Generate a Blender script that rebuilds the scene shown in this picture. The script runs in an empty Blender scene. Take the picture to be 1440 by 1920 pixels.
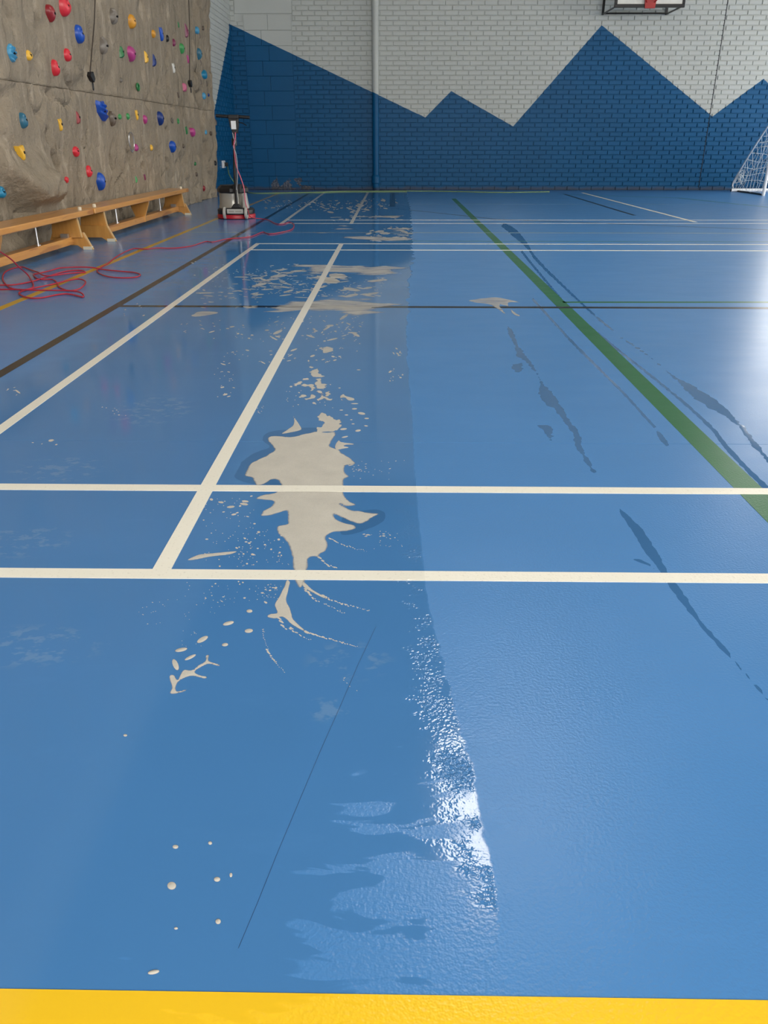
import bpy, bmesh, math, random
import numpy as np
from mathutils import Vector, Matrix, noise as mnoise

# ------------------------------------------------------------------ camera, world, light, exposure
SC = bpy.context.scene
COL = SC.collection
F_PX, CAM_H, YAW, PITCH, ROLL = 1476.5, 0.8293, -0.014835, 0.438169, 0.00027
_fw = Vector((math.sin(YAW)*math.cos(PITCH), math.cos(YAW)*math.cos(PITCH), -math.sin(PITCH)))
_rt = Vector((math.cos(YAW), -math.sin(YAW), 0)); _up = _rt.cross(_fw)
_rt, _up = math.cos(ROLL)*_rt + math.sin(ROLL)*_up, -math.sin(ROLL)*_rt + math.cos(ROLL)*_up
cam_d = bpy.data.cameras.new('camera'); cam = bpy.data.objects.new('camera', cam_d); COL.objects.link(cam)
cam_d.sensor_fit = 'HORIZONTAL'; cam_d.sensor_width = 36.0; cam_d.lens = F_PX/1440*36.0
cam_d.clip_start = 0.05; cam_d.clip_end = 100
M3 = Matrix((_rt, _up, -_fw)).transposed().to_4x4()
cam.matrix_world = Matrix.Translation((0, 0, CAM_H)) @ M3
SC.camera = cam
W = bpy.data.worlds.new('world'); SC.world = W; W.use_nodes = True
W.node_tree.nodes['Background'].inputs['Color'].default_value = (0.75, 0.85, 1.0, 1)
W.node_tree.nodes['Background'].inputs['Strength'].default_value = 0.3
SC.view_settings.view_transform = 'Standard'
try: SC.view_settings.look = 'None'
except Exception: pass
SC.view_settings.gamma = 1; SC.view_settings.use_curve_mapping = False
SC.view_settings.exposure = -0.1
ROOF_E, SIDE_E, DOOR_E, BACK_E, FRONT_E = 21.0, 5.6, 8.8, 8.5, 10.0      # radiance of rooflights, side windows, glazed doors, window beside the goal
DAY = (1.0, .955, .88)      # tint of the daylight

# ------------------------------------------------------------------ projection helpers (pixel of the photo -> point in the room)
def ray(x, y):
    x, y = float(x), float(y)
    return (x-720)/F_PX*_rt - (y-960)/F_PX*_up + _fw
def G(x, y, z=0.0):
    d = ray(x, y); t = (z-CAM_H)/d.z; return Vector((d.x*t, d.y*t, z))
def AtY(x, y, Y):
    d = ray(x, y); t = Y/d.y; return Vector((d.x*t, Y, CAM_H+d.z*t))
def OnTilt(x, y, x0, k):
    d = ray(x, y); t = (x0+k*CAM_H)/(d.x-k*d.z); return Vector((d.x*t, d.y*t, CAM_H+d.z*t))
def scale_at(p):
    return F_PX/((p-Vector((0, 0, CAM_H))).dot(_fw))

WALL_Y = 16.6
LW0, LWK = -3.11, 0.0295      # left brick wall leans in slightly
CL0, CLK = -3.045, 0.0455     # climbing wall face

# ------------------------------------------------------------------ node helpers
class NT:
    def __init__(s, mat):
        s.mat = mat; mat.use_nodes = True; s.t = mat.node_tree; s.t.nodes.clear()
        s.out = s.t.nodes.new('ShaderNodeOutputMaterial')
        s.b = s.t.nodes.new('ShaderNodeBsdfPrincipled'); s.t.links.new(s.b.outputs[0], s.out.inputs[0])
    def set(s, sock, v):
        if isinstance(v, bpy.types.NodeSocket): s.t.links.new(v, sock)
        elif isinstance(v, (tuple, list)) and len(v) == 3 and sock.type == 'RGBA': sock.default_value = (*v, 1)
        else: sock.default_value = v
    def m(s, op, a, b=None, c=None, clamp=False):
        n = s.t.nodes.new('ShaderNodeMath'); n.operation = op; n.use_clamp = clamp
        s.set(n.inputs[0], a)
        if b is not None: s.set(n.inputs[1], b)
        if c is not None: s.set(n.inputs[2], c)
        return n.outputs[0]
    def pos(s):
        g = s.t.nodes.new('ShaderNodeNewGeometry'); x = s.t.nodes.new('ShaderNodeSeparateXYZ')
        s.t.links.new(g.outputs['Position'], x.inputs[0]); return g.outputs['Position'], x.outputs[0], x.outputs[1], x.outputs[2]
    def objpos(s):
        g = s.t.nodes.new('ShaderNodeTexCoord'); return g.outputs['Object']
    def noise(s, vec=None, scale=5, detail=3, rough=.5, vscale=None, dist=0):
        n = s.t.nodes.new('ShaderNodeTexNoise'); n.inputs['Scale'].default_value = scale
        n.inputs['Detail'].default_value = detail; n.inputs['Roughness'].default_value = rough; n.inputs['Distortion'].default_value = dist
        if vec is not None:
            if vscale:
                mp = s.t.nodes.new('ShaderNodeMapping'); mp.inputs['Scale'].default_value = vscale
                s.t.links.new(vec, mp.inputs[0]); vec = mp.outputs[0]
            s.t.links.new(vec, n.inputs['Vector'])
        return n.outputs['Fac']
    def smooth(s, v, lo, hi):
        n = s.t.nodes.new('ShaderNodeMapRange'); n.interpolation_type = 'SMOOTHSTEP'
        s.set(n.inputs[0], v); s.set(n.inputs[1], lo); s.set(n.inputs[2], hi); n.inputs[3].default_value = 0; n.inputs[4].default_value = 1
        return n.outputs[0]
    def lerp(s, f, a, b):
        n = s.t.nodes.new('ShaderNodeMix'); n.data_type = 'FLOAT'
        s.set(n.inputs[0], f); s.set(n.inputs[2], a); s.set(n.inputs[3], b); return n.outputs[0]
    def mix(s, f, a, b, blend='MIX'):
        n = s.t.nodes.new('ShaderNodeMix'); n.data_type = 'RGBA'; n.blend_type = blend
        s.set(n.inputs[0], f); s.set(n.inputs[6], a); s.set(n.inputs[7], b); return n.outputs[2]
    def bump(s, h, strength=.3, dist=.01, normal=None):
        n = s.t.nodes.new('ShaderNodeBump'); s.set(n.inputs['Strength'], strength); n.inputs['Distance'].default_value = dist
        s.t.links.new(h, n.inputs['Height'])
        if normal is not None: s.t.links.new(normal, n.inputs['Normal'])
        return n.outputs[0]
    def piecewise(s, x, pts):
        """continuous piecewise linear function of x through pts, as a sum of |x-xi|"""
        pts = sorted(pts); n = len(pts); sl = [(pts[i+1][1]-pts[i][1])/(pts[i+1][0]-pts[i][0]) for i in range(n-1)]
        c = [(sl[i]-sl[i-1])/2 for i in range(1, n-1)]
        b = (sl[0]+sl[-1])/2
        x0, y0 = pts[0]; a = y0 - b*x0 - sum(ci*abs(x0-pts[i+1][0]) for i, ci in enumerate(c))
        acc = s.m('MULTIPLY_ADD', x, b, a)
        for i, ci in enumerate(c):
            acc = s.m('MULTIPLY_ADD', s.m('ABSOLUTE', s.m('SUBTRACT', x, pts[i+1][0])), ci, acc)
        return acc
    def base(s, col=None, rough=None, spec=None, metal=None, normal=None, coat=None):
        I = s.b.inputs
        if col is not None: s.set(I['Base Color'], col)
        if rough is not None: s.set(I['Roughness'], rough)
        if spec is not None: s.set(I['Specular IOR Level'], spec)
        if metal is not None: s.set(I['Metallic'], metal)
        if normal is not None: s.set(I['Normal'], normal)
        if coat is not None: s.set(I['Coat Weight'], coat); I['Coat Roughness'].default_value = .12

def srgb(r, g, b):
    f = lambda c: ((c/255+.055)/1.055)**2.4 if c/255 > .04045 else c/255/12.92
    return (f(r), f(g), f(b))
def newmat(name): return bpy.data.materials.new(name)
def simple(name, col, rough=.5, metal=0, bump=0, var=.12, nscale=12, coat=0):
    mt = newmat(name); n = NT(mt); p = n.objpos()
    f = n.noise(p, nscale, 4)
    c = n.mix(f, tuple(x*(1-var) for x in col), tuple(min(1, x*(1+var)) for x in col))
    n.base(c, rough, metal=metal, coat=coat)
    if bump: n.base(normal=n.bump(n.noise(p, nscale*12, 3), bump, .004))
    return mt

# ------------------------------------------------------------------ mesh helpers
class MB:
    def __init__(s): s.v = []; s.f = []
    def add(s, vs, fs):
        o = len(s.v); s.v += [tuple(v) for v in vs]; s.f += [tuple(i+o for i in f) for f in fs]; return s
    def box(s, lo, hi, mtx=None):
        x0, y0, z0 = lo; x1, y1, z1 = hi
        vs = [Vector(p) for p in ((x0,y0,z0),(x1,y0,z0),(x1,y1,z0),(x0,y1,z0),(x0,y0,z1),(x1,y0,z1),(x1,y1,z1),(x0,y1,z1))]
        if mtx: vs = [mtx @ v for v in vs]
        return s.add(vs, [(0,3,2,1),(4,5,6,7),(0,1,5,4),(1,2,6,5),(2,3,7,6),(3,0,4,7)])
    def prism(s, poly, axis, lo, hi):
        """extrude a 2D polygon; axis 'x': poly is (y,z); 'y': (x,z); 'z': (x,y)"""
        def P(a, b, c): return {'x': (c, a, b), 'y': (a, c, b), 'z': (a, b, c)}[axis]
        n = len(poly); vs = [P(a, b, lo) for a, b in poly]+[P(a, b, hi) for a, b in poly]
        fs = [tuple(range(n))[::-1], tuple(range(n, 2*n))]+[(i, (i+1) % n, n+(i+1) % n, n+i) for i in range(n)]
        return s.add(vs, fs)
    def tube(s, pts, r, n=8, caps=True):
        pts = [Vector(p) for p in pts]; rings = []; up = None
        for i, p in enumerate(pts):
            d = (pts[min(i+1, len(pts)-1)]-pts[max(i-1, 0)]).normalized()
            if up is None: up = Vector((0, 0, 1)) if abs(d.z) < .9 else Vector((1, 0, 0))
            a = d.cross(up); a = a.normalized() if a.length > 1e-6 else Vector((1, 0, 0)); b = a.cross(d); up = b
            rr = r[i] if isinstance(r, (list, tuple)) else r
            rings.append([p+rr*(math.cos(t)*a+math.sin(t)*b) for t in [2*math.pi*k/n for k in range(n)]])
        vs = [v for g in rings for v in g]; fs = []
        for i in range(len(rings)-1):
            for k in range(n): fs.append((i*n+k, (i+1)*n+k, (i+1)*n+(k+1) % n, i*n+(k+1) % n))
        if caps: fs += [tuple(range(n)), tuple(range((len(rings)-1)*n, len(rings)*n))[::-1]]
        return s.add(vs, fs)
    def lathe(s, prof, c=(0, 0, 0), n=32, axis='z'):
        vs = []; fs = []
        for r, h in prof:
            for k in range(n):
                t = 2*math.pi*k/n; a, b = r*math.cos(t), r*math.sin(t)
                p = (a, b, h) if axis == 'z' else ((h, a, b) if axis == 'x' else (a, h, b))
                vs.append((p[0]+c[0], p[1]+c[1], p[2]+c[2]))
        for i in range(len(prof)-1):
            for k in range(n): fs.append((i*n+k, i*n+(k+1) % n, (i+1)*n+(k+1) % n, (i+1)*n+k))
        fs += [tuple(range(n))[::-1], tuple(range((len(prof)-1)*n, len(prof)*n))]
        return s.add(vs, fs)
    def build(s, name, mat, parent=None, smooth=False, bevel=0, offset=None):
        me = bpy.data.meshes.new(name); vs = s.v
        if offset is not None: vs = [(v[0]-offset[0], v[1]-offset[1], v[2]-offset[2]) for v in vs]
        me.from_pydata(vs, [], s.f); me.update()
        bm = bmesh.new(); bm.from_mesh(me); bmesh.ops.recalc_face_normals(bm, faces=bm.faces)
        bm.to_mesh(me); bm.free()
        if mat: me.materials.append(mat)
        if smooth:
            me.polygons.foreach_set('use_smooth', [True]*len(me.polygons))
            try: me.set_sharp_from_angle(angle=math.radians(40))
            except Exception: pass
        o = bpy.data.objects.new(name, me); COL.objects.link(o)
        if parent: o.parent = parent
        if offset is not None and not parent: o.location = offset
        if bevel:
            b = o.modifiers.new('bevel', 'BEVEL'); b.width = bevel; b.segments = 2; b.limit_method = 'ANGLE'
        return o
def tag(o, label, cat, group=None, kind=None):
    if label: o['label'] = label
    if cat: o['category'] = cat
    if group: o['group'] = group
    if kind: o['kind'] = kind
    return o
def empty(name, loc, label=None, cat=None, group=None):
    o = bpy.data.objects.new(name, None); COL.objects.link(o); o.location = loc; o.empty_display_size = .1
    return tag(o, label, cat, group)
def struct(o): o['kind'] = 'structure'; return o
def spline(pts, sub=8, closed=False):
    pts = [Vector(p) for p in pts]; out = []; n = len(pts)
    for i in range(n if closed else n-1):
        if closed: p0, p1, p2, p3 = pts[(i-1) % n], pts[i], pts[(i+1) % n], pts[(i+2) % n]
        else: p0, p1, p2, p3 = pts[max(i-1, 0)], pts[i], pts[i+1], pts[min(i+2, n-1)]
        for k in range(sub):
            t = k/sub
            out.append(.5*((2*p1)+(p2-p0)*t+(2*p0-5*p1+4*p2-p3)*t*t+(3*p1-p0-3*p2+p3)*t**3))
    if not closed: out.append(pts[-1])
    return out

# numpy value noise
def _h(ix, iy, seed):
    h = (ix.astype(np.int64)*374761393+iy.astype(np.int64)*668265263+seed*974634777) & 0xffffffff
    h = ((h ^ (h >> 13))*1274126177) & 0xffffffff
    return ((h ^ (h >> 16)) & 0xffff)/65535.0
def vnoise(x, y, seed=0):
    ix, iy = np.floor(x), np.floor(y); fx, fy = x-ix, y-iy
    fx = fx*fx*(3-2*fx); fy = fy*fy*(3-2*fy)
    a, b, c, d = _h(ix, iy, seed), _h(ix+1, iy, seed), _h(ix, iy+1, seed), _h(ix+1, iy+1, seed)
    return (a*(1-fx)+b*fx)*(1-fy)+(c*(1-fx)+d*fx)*fy
def fbm(x, y, seed=0, o=3):
    s = 0; a = .5; t = 0
    for i in range(o): s = s+a*vnoise(x*2**i, y*2**i, seed+i*17); t += a; a *= .5
    return s/t*2-1

# ------------------------------------------------------------------ materials
# painted mural: mountains in blue below, pale grey above (paint colour by place on the wall)
MPTS = [tuple((AtY(*q, WALL_Y).x, AtY(*q, WALL_Y).z)) for q in
        [(432.8, 47.8), (797.5, 220.3), (846, 170.8), (962.2, 237), (1128.3, 47.2), (1336, 218.4), (1432, 147.6)]]
MPTS[0] = (-3.2, MPTS[0][1]+.09); MPTS += [(8.2, 0.75)]
BLUE = srgb(0, 82, 128); GREY = srgb(188, 192, 188)
def mural_mat():
    mt = newmat('mural_paint'); n = NT(mt); P, x, y, z = n.pos()
    wob = n.m('MULTIPLY_ADD', n.noise(P, 9, 2), .012, -.006)
    prof = n.m('ADD', n.piecewise(x, MPTS), wob)
    a = OnTilt(407.8, 177.8, LW0, LWK)
    profl = n.m('ADD', n.piecewise(y, [(0, 2.75-(16.6)*(2.75-a.z)/(16.6-a.y)), (a.y, a.z), (16.6, 2.75)]), wob)
    onleft = n.m('LESS_THAN', y, WALL_Y-.13)
    onpipe = n.m('GREATER_THAN', x, -2.5)
    left = n.m('MULTIPLY', onleft, n.m('SUBTRACT', 1, onpipe))
    pr = n.lerp(left, prof, profl)
    d = n.m('SUBTRACT', pr, z)
    isblue = n.m('GREATER_THAN', d, 0.0)
    v = n.noise(P, 1.7, 4)
    v2 = n.noise(P, 30, 3)
    bl = n.mix(v, tuple(c*.88 for c in BLUE), tuple(c*1.1 for c in BLUE))
    gr = n.mix(v, tuple(c*.93 for c in GREY), tuple(min(1, c*1.04) for c in GREY))
    c = n.mix(isblue, gr, bl)
    # peeled paint and grime low on the wall
    px = n.m('MULTIPLY', n.smooth(x, -2.62, -2.35), n.m('SUBTRACT', 1, n.smooth(x, -1.75, -1.5)))
    pz = n.m('SUBTRACT', 1, n.smooth(z, .1, .42))
    pm = n.m('MULTIPLY', px, pz)
    pk = n.noise(P, 6.5, 5, .65)
    peel = n.m('GREATER_THAN', n.m('MULTIPLY_ADD', pk, 1.0, n.m('MULTIPLY', pm, .34)), .82)
    peelc = n.mix(n.smooth(v2, .42, .62), srgb(62, 60, 62), srgb(120, 118, 118))
    c = n.mix(n.m('MULTIPLY', peel, .75), c, peelc)
    low = n.m('SUBTRACT', 1, n.smooth(n.m('MULTIPLY_ADD', n.noise(P, 4, 3), .08, z), .055, .12))
    c = n.mix(n.m('MULTIPLY', low, .65), c, srgb(70, 62, 58))
    n.base(c, n.lerp(isblue, .55, .45), .22, normal=n.bump(n.noise(P, 60, 3), .18, .006))
    return mt
M_MURAL = mural_mat()

# wet side of the floor: boundary of the water film as x(y)
WETB = [(0.191, 11.393), (0.16, 8.6), (0.138, 6.665), (0.071, 4.731), (0.049, 3.629), (0.054, 2.918), (0.059, 2.421), (0.057, 2.094), (0.06, 1.771),
        (0.067, 1.408), (0.075, 1.269), (0.088, 1.165), (0.109, 0.956), (0.124, 0.806), (0.129, 0.694), (0.126, 0.628)]
FLOOR_BLUE = srgb(76, 132, 190)
SCUFFS = [(*G(px_, py_).xy, rx_, ry_) for px_, py_, rx_, ry_ in [(285, 768, .17, .2), (110, 880, .16, .12), (655, 1238, .09, .07), (40, 1015, .14, .1), (60, 1210, .16, .08), (620, 1330, .05, .04)]]
def floor_surface(name, col, wetdark=.86, var=.06, spots=False):
    mt = newmat(name); n = NT(mt); P, x, y, z = n.pos()
    yc = n.m('MINIMUM', n.m('MAXIMUM', y, .6), 11.4)
    xb = n.piecewise(yc, [(b, a) for a, b in WETB])
    near = n.m('SUBTRACT', 1, n.smooth(y, .9, 1.6))
    edge = n.m('MULTIPLY', n.m('MULTIPLY_ADD', n.noise(P, 22, 2, .6), .03, -.015), n.m('MULTIPLY_ADD', n.m('SUBTRACT', 1, n.smooth(y, 1.0, 1.5)), .85, .15))
    edge = n.m('ADD', edge, n.m('MULTIPLY', n.smooth(y, 2.0, 6.0), n.m('MULTIPLY_ADD', n.noise(P, 5, 2), .12, -.06)))
    d = n.m('SUBTRACT', n.m('ADD', xb, edge), x)            # >0 : wet side
    wet = n.m('MULTIPLY', n.smooth(d, -.001, .006), n.smooth(n.m('MULTIPLY_ADD', n.noise(P, 3, 2, .6), .5, x), -1.32, -1.1))
    # the film breaks up into sideways streaks towards the photographer
    st = n.noise(P, 1, 3, .6, vscale=(6.5, 26, 1), dist=.6)
    lim = n.m('MULTIPLY_ADD', n.smooth(y, .5, 1.15), .42, .36)
    lim = n.m('ADD', lim, n.m('MULTIPLY', n.smooth(n.m('SUBTRACT', xb, x), .12, .34), .3))
    brk = n.smooth(n.m('SUBTRACT', st, lim), -.015, .025)
    brk = n.m('MULTIPLY', brk, n.m('SUBTRACT', 1, n.smooth(y, .95, 1.2)))
    brk = n.m('MULTIPLY', brk, n.m('MAXIMUM', n.smooth(n.m('MULTIPLY_ADD', n.noise(P, 30, 1), .08, d), .05, .1), n.m('SUBTRACT', 1, n.smooth(y, .6, .7))))
    wet = n.m('MULTIPLY', wet, n.m('SUBTRACT', 1, n.m('MULTIPLY', brk, .85)))
    v = n.noise(P, 2.3, 2, .6); v2 = n.noise(P, 1.0, 4, .65, vscale=(3, 9, 1))
    c = n.mix(v, tuple(q*(1-var) for q in col), tuple(min(1, q*(1+var)) for q in col))
    pale = n.m('MULTIPLY', n.smooth(v2, .58, .75), .12)
    c = n.mix(pale, c, tuple(min(1, q*1.25+.02) for q in col))
    if name == 'vinyl_blue':      # old pale scuffs
        sc_ = n.smooth(n.noise(P, 1, 3, .65, vscale=(22, 30, 1)), .5, .62)
        for (cx, cy, rx, ry) in SCUFFS:
            q = n.m('SQRT', n.m('ADD', n.m('POWER', n.m('DIVIDE', n.m('SUBTRACT', x, cx), rx), 2.0), n.m('POWER', n.m('DIVIDE', n.m('SUBTRACT', y, cy), ry), 2.0)))
            c = n.mix(n.m('MULTIPLY', n.m('SUBTRACT', 1, n.smooth(q, .5, 1)), n.m('MULTIPLY', sc_, .38)), c, srgb(128, 162, 198))
    if spots:
        sp = n.smooth(n.noise(P, 160, 2), .62, .7)
        c = n.mix(n.m('MULTIPLY', sp, .18), c, srgb(150, 140, 120))
    c = n.mix(wet, c, n.mix(1.0, c, (wetdark,)*3, 'MULTIPLY'))
    lsat = n.m('SUBTRACT', 1, n.smooth(x, -1.5, -.9))
    rdry = n.m('MULTIPLY_ADD', v2, .14, n.lerp(lsat, .25, .10))
    dn = n.m('ADD', d, n.m('MULTIPLY_ADD', n.noise(P, 16, 2, .65, vscale=(1, 2.2, 1)), .22, -.11))
    clump = n.m('MULTIPLY_ADD', n.smooth(n.noise(P, 13, 1, .6), .4, .62), .9, .1)
    rim = n.m('MULTIPLY', n.m('MULTIPLY', n.m('SUBTRACT', 1, n.smooth(dn, .0, .09)), wet), clump)
    rwet = n.m('MULTIPLY_ADD', v, .05, .045)
    rough = n.lerp(wet, rdry, rwet)
    grain = n.noise(P, 190, 1, .6)
    ripple = n.noise(P, 150, 1, .55)
    nearb = n.m('SUBTRACT', 1, n.smooth(y, 1.0, 2.4))
    sg = n.m('MULTIPLY', n.m('SUBTRACT', 1, wet), n.m('MULTIPLY_ADD', nearb, .10, .10))
    sr = n.m('MULTIPLY', wet, n.m('MULTIPLY_ADD', n.m('MULTIPLY', rim, nearb), .6, .012))
    nb = n.bump(ripple, sr, .004, n.bump(grain, sg, .004))
    n.base(c, rough, n.lerp(wet, n.lerp(lsat, .26, .40), .4), normal=nb)
    return mt
M_FLOOR = floor_surface('vinyl_blue', FLOOR_BLUE)
M_LWHITE = floor_surface('line_white', srgb(244, 239, 224), .97, .03, True)
M_LYELLOW = floor_surface('line_yellow', srgb(244, 196, 40), .95, .04)
M_LOCHRE = floor_surface('line_ochre', srgb(198, 162, 52), .95, .06)
M_LGREEN = floor_surface('line_green', srgb(38, 104, 62), .95, .05)
M_LBLACK = floor_surface('line_black', srgb(30, 27, 26), .95, .1)
M_LCREAM = floor_surface('line_cream', srgb(150, 158, 142), .95, .05)
M_LFAINT = floor_surface('line_faint', srgb(110, 138, 160), .95, .05)
M_SEAM = simple('seam_dark', srgb(38, 70, 110), .4)

def water_mat():
    mt = newmat('water_film'); n = NT(mt); P, x, y, z = n.pos()
    v = n.noise(P, 3, 3)
    c = n.mix(v, tuple(q*.6 for q in FLOOR_BLUE), tuple(q*.7 for q in FLOOR_BLUE))
    n.base(c, .08, .22, normal=n.bump(n.noise(P, 60, 2), .02, .004)); return mt
M_WATER = water_mat()
def foam_mat():
    mt = newmat('soap_foam'); n = NT(mt); P, x, y, z = n.pos()
    at = n.t.nodes.new('ShaderNodeAttribute'); at.attribute_name = 'thick'
    f = n.noise(P, 14, 5, .6); g = n.noise(P, 220, 3, .6); st = n.noise(P, 1, 5, .65, vscale=(5, 26, 1), dist=.5)
    c = n.mix(f, srgb(184, 179, 168), srgb(214, 208, 196))
    c = n.mix(n.m('MULTIPLY', n.smooth(g, .45, .7), .16), c, srgb(150, 150, 148))
    th = at.outputs['Fac']
    n.base(c, .45, .3, normal=n.bump(g, .25, .003))
    far = n.smooth(y, 2.8, 4.4)
    a = n.m('ADD', n.smooth(th, 0, .5), n.m('MULTIPLY', far, n.m('MULTIPLY_ADD', st, 1.7, -1.15)), clamp=True)
    a = n.m('MULTIPLY', a, n.lerp(far, .97, .86))
    n.set(n.b.inputs['Alpha'], a); return mt
M_FOAM = foam_mat()

def concrete_mat():
    mt = newmat('sculpted_concrete'); n = NT(mt); P, x, y, z = n.pos()
    a = n.noise(P, 1.6, 6, .6); b = n.noise(P, 1, 5, .65, vscale=(6, 9, 1.1)); g = n.noise(P, 28, 5, .65)
    c = n.mix(a, srgb(134, 123, 106), srgb(172, 158, 138))
    c = n.mix(n.m('MULTIPLY', n.smooth(b, .52, .7), .65), c, srgb(188, 174, 154))
    c = n.mix(n.m('MULTIPLY', n.smooth(b, .47, .25), .55), c, srgb(100, 90, 76))
    c = n.mix(n.m('MULTIPLY', n.smooth(g, .5, .8), .3), c, srgb(104, 94, 80))
    h = n.m('ADD', n.m('MULTIPLY', g, .6), n.noise(P, 1, 6, .65, vscale=(7, 12, 3)))
    n.base(c, .8, .25, normal=n.bump(h, .9, .045)); return mt
M_CONC = concrete_mat()
M_GROOVE = simple('groove_dark', srgb(48, 44, 40), .9)

def wood_mat():
    mt = newmat('varnished_pine'); n = NT(mt); p = n.objpos()
    g = n.noise(p, 1, 5, .6, vscale=(34, 2.2, 30), dist=.8); k = n.noise(p, 1, 3, .5, vscale=(10, 1.2, 12), dist=1.5)
    c = n.mix(g, srgb(196, 128, 54), srgb(232, 172, 92))
    c = n.mix(n.m('MULTIPLY', n.smooth(k, .56, .68), .55), c, srgb(150, 84, 34))
    n.base(c, .34, .5, coat=.5, normal=n.bump(g, .06, .004)); return mt
M_WOOD = wood_mat()
def ply_mat():
    mt = newmat('varnished_plywood'); n = NT(mt); p = n.objpos()
    g = n.noise(p, 1, 4, .6, vscale=(30, 30, 2.2), dist=.9)
    c = n.mix(g, srgb(176, 118, 52), srgb(214, 158, 82)); n.base(c, .4, .5, coat=.3); return mt
M_PLY = ply_mat()
M_PALEWOOD = simple('plywood_edge', srgb(206, 168, 112), .5)
M_RUBBERW = simple('white_rubber', srgb(214, 206, 184), .6)
M_STEEL = simple('zinc_steel', (.62, .62, .64), .32, .9)
M_BLACK = simple('black_plastic', srgb(26, 26, 28), .42)
M_BLACKM = simple('black_steel', srgb(24, 24, 26), .35, .3)
M_HOUS = simple('grey_enamel', srgb(168, 165, 156), .25, .2, coat=.3)
M_PALEG = simple('pale_grey_plastic', srgb(176, 174, 168), .4)
M_REDSK = simple('red_rubber', srgb(172, 22, 40), .4)
M_WHITEP = simple('white_paint', srgb(228, 230, 232), .35, coat=.2)
M_CABLER = simple('red_cable', srgb(172, 32, 54), .42)
M_CABLEP = simple('pink_cable', srgb(206, 92, 116), .45)
M_CABLEG = simple('grey_cable', srgb(150, 146, 150), .45)
M_CABLEY = simple('green_cable', srgb(122, 150, 98), .5)
M_JOINT = simple('joint_sealant', srgb(10, 16, 24), .8)
M_ROPE = simple('dark_rope', srgb(70, 62, 54), .9)
M_NET = simple('white_net', srgb(196, 206, 212), .8)
M_BOARD = simple('board_white', srgb(222, 222, 214), .4)
M_REDM = simple('red_steel', srgb(170, 30, 28), .4)
M_CEIL = simple('ceiling_dark', srgb(84, 84, 82), .8)
M_PLAIN = simple('wall_pale', srgb(120, 122, 122), .7)
M_FRAME = simple('window_frame', srgb(200, 204, 208), .5)
def emit(name, col, e):
    mt = newmat(name); n = NT(mt); P, x, y, z = n.pos()
    n.base(n.mix(n.noise(P, 2, 2), (.78, .8, .82), (.86, .87, .88)), .3)
    n.b.inputs['Emission Color'].default_value = (*col, 1); n.b.inputs['Emission Strength'].default_value = e
    return mt
M_SKYR = emit('rooflight_glass', DAY, ROOF_E)
M_SKYS = emit('side_glass', DAY, SIDE_E)
M_SKYF = emit('front_glass', DAY, FRONT_E)
M_SKYD = emit('door_glass', DAY, DOOR_E)
M_SKYB = emit('end_glass', DAY, BACK_E)

# ------------------------------------------------------------------ room shell
XR, YB, ZC = 10.0, -4.0, 6.2
XL = -3.7
floor = struct(MB().box((XL, YB, -.12), (XR, WALL_Y+.3, -.004)).build('floor', M_SEAM))
seams = [YB, -1.73, 2.272, WALL_Y+.3]
for a, b in zip(seams[:-1], seams[1:]):
    MB().box((XL, a+.0009, -.004), (XR, b-.0009, 0)).build('vinyl_sheet', M_FLOOR, floor)
struct(MB().box((XL, YB, ZC), (XR, WALL_Y+.3, ZC+.15)).build('ceiling', M_CEIL))
wr = struct(MB().box((XR, YB, 0), (XR+.2, WALL_Y+.3, ZC)).build('wall_right', M_PLAIN))
struct(MB().box((XL-.2, YB-.2, 0), (XR+.2, YB, ZC)).build('wall_front', M_PLAIN))

def window(name, lo, hi, axis, pane_mat, nmull=3, inward=-1):
    """framed window: lo/hi in the wall plane; axis = normal axis"""
    t = .06; fr = MB(); pn = MB()
    def bx(mb, a0, a1, b0, b1, d0, d1):
        if axis == 'x': mb.box((min(d0, d1), a0, b0), (max(d0, d1), a1, b1))
        elif axis == 'y': mb.box((a0, min(d0, d1), b0), (a1, max(d0, d1), b1))
        else: mb.box((a0, b0, min(d0, d1)), (a1, b1, max(d0, d1)))
    (a0, b0, d), (a1, b1, _) = lo, hi
    bx(fr, a0, a1, b0, b0+t, d, d+inward*.07); bx(fr, a0, a1, b1-t, b1, d, d+inward*.07)
    for k in range(nmull+1):
        a = a0+(a1-a0-t)*k/nmull; bx(fr, a, a+t, b0+t, b1-t, d, d+inward*.07)
    bx(pn, a0+t*.5, a1-t*.5, b0+t*.5, b1-t*.5, d+inward*.01, d+inward*.03)
    w = struct(fr.build(name, M_FRAME)); pn.build('pane', pane_mat, w)
    return w
window('window_1', (7.55, .9, WALL_Y), (9.3, 4.7, 0), 'y', M_SKYB, 2)
window('window_2', (11.0, .2, XR), (15.4, 2.7, 0), 'x', M_SKYD, 4)
window('window_9', (-2.0, 1.6, YB), (8.5, 4.8, 0), 'y', M_SKYF, 6, 1)
for i, y0 in enumerate((.6, 5.8)):
    window('window_%d' % (i+3), (y0, 1.6, XR), (y0+4.2, 4.6, 0), 'x', M_SKYS, 4)
for i, (x0, y0) in enumerate(((.55, 5.6),)):
    window('window_%d' % (i+5), (x0, y0, ZC), (x0+1.3, y0+2.4, 0), 'z', M_SKYR, 2)

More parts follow.
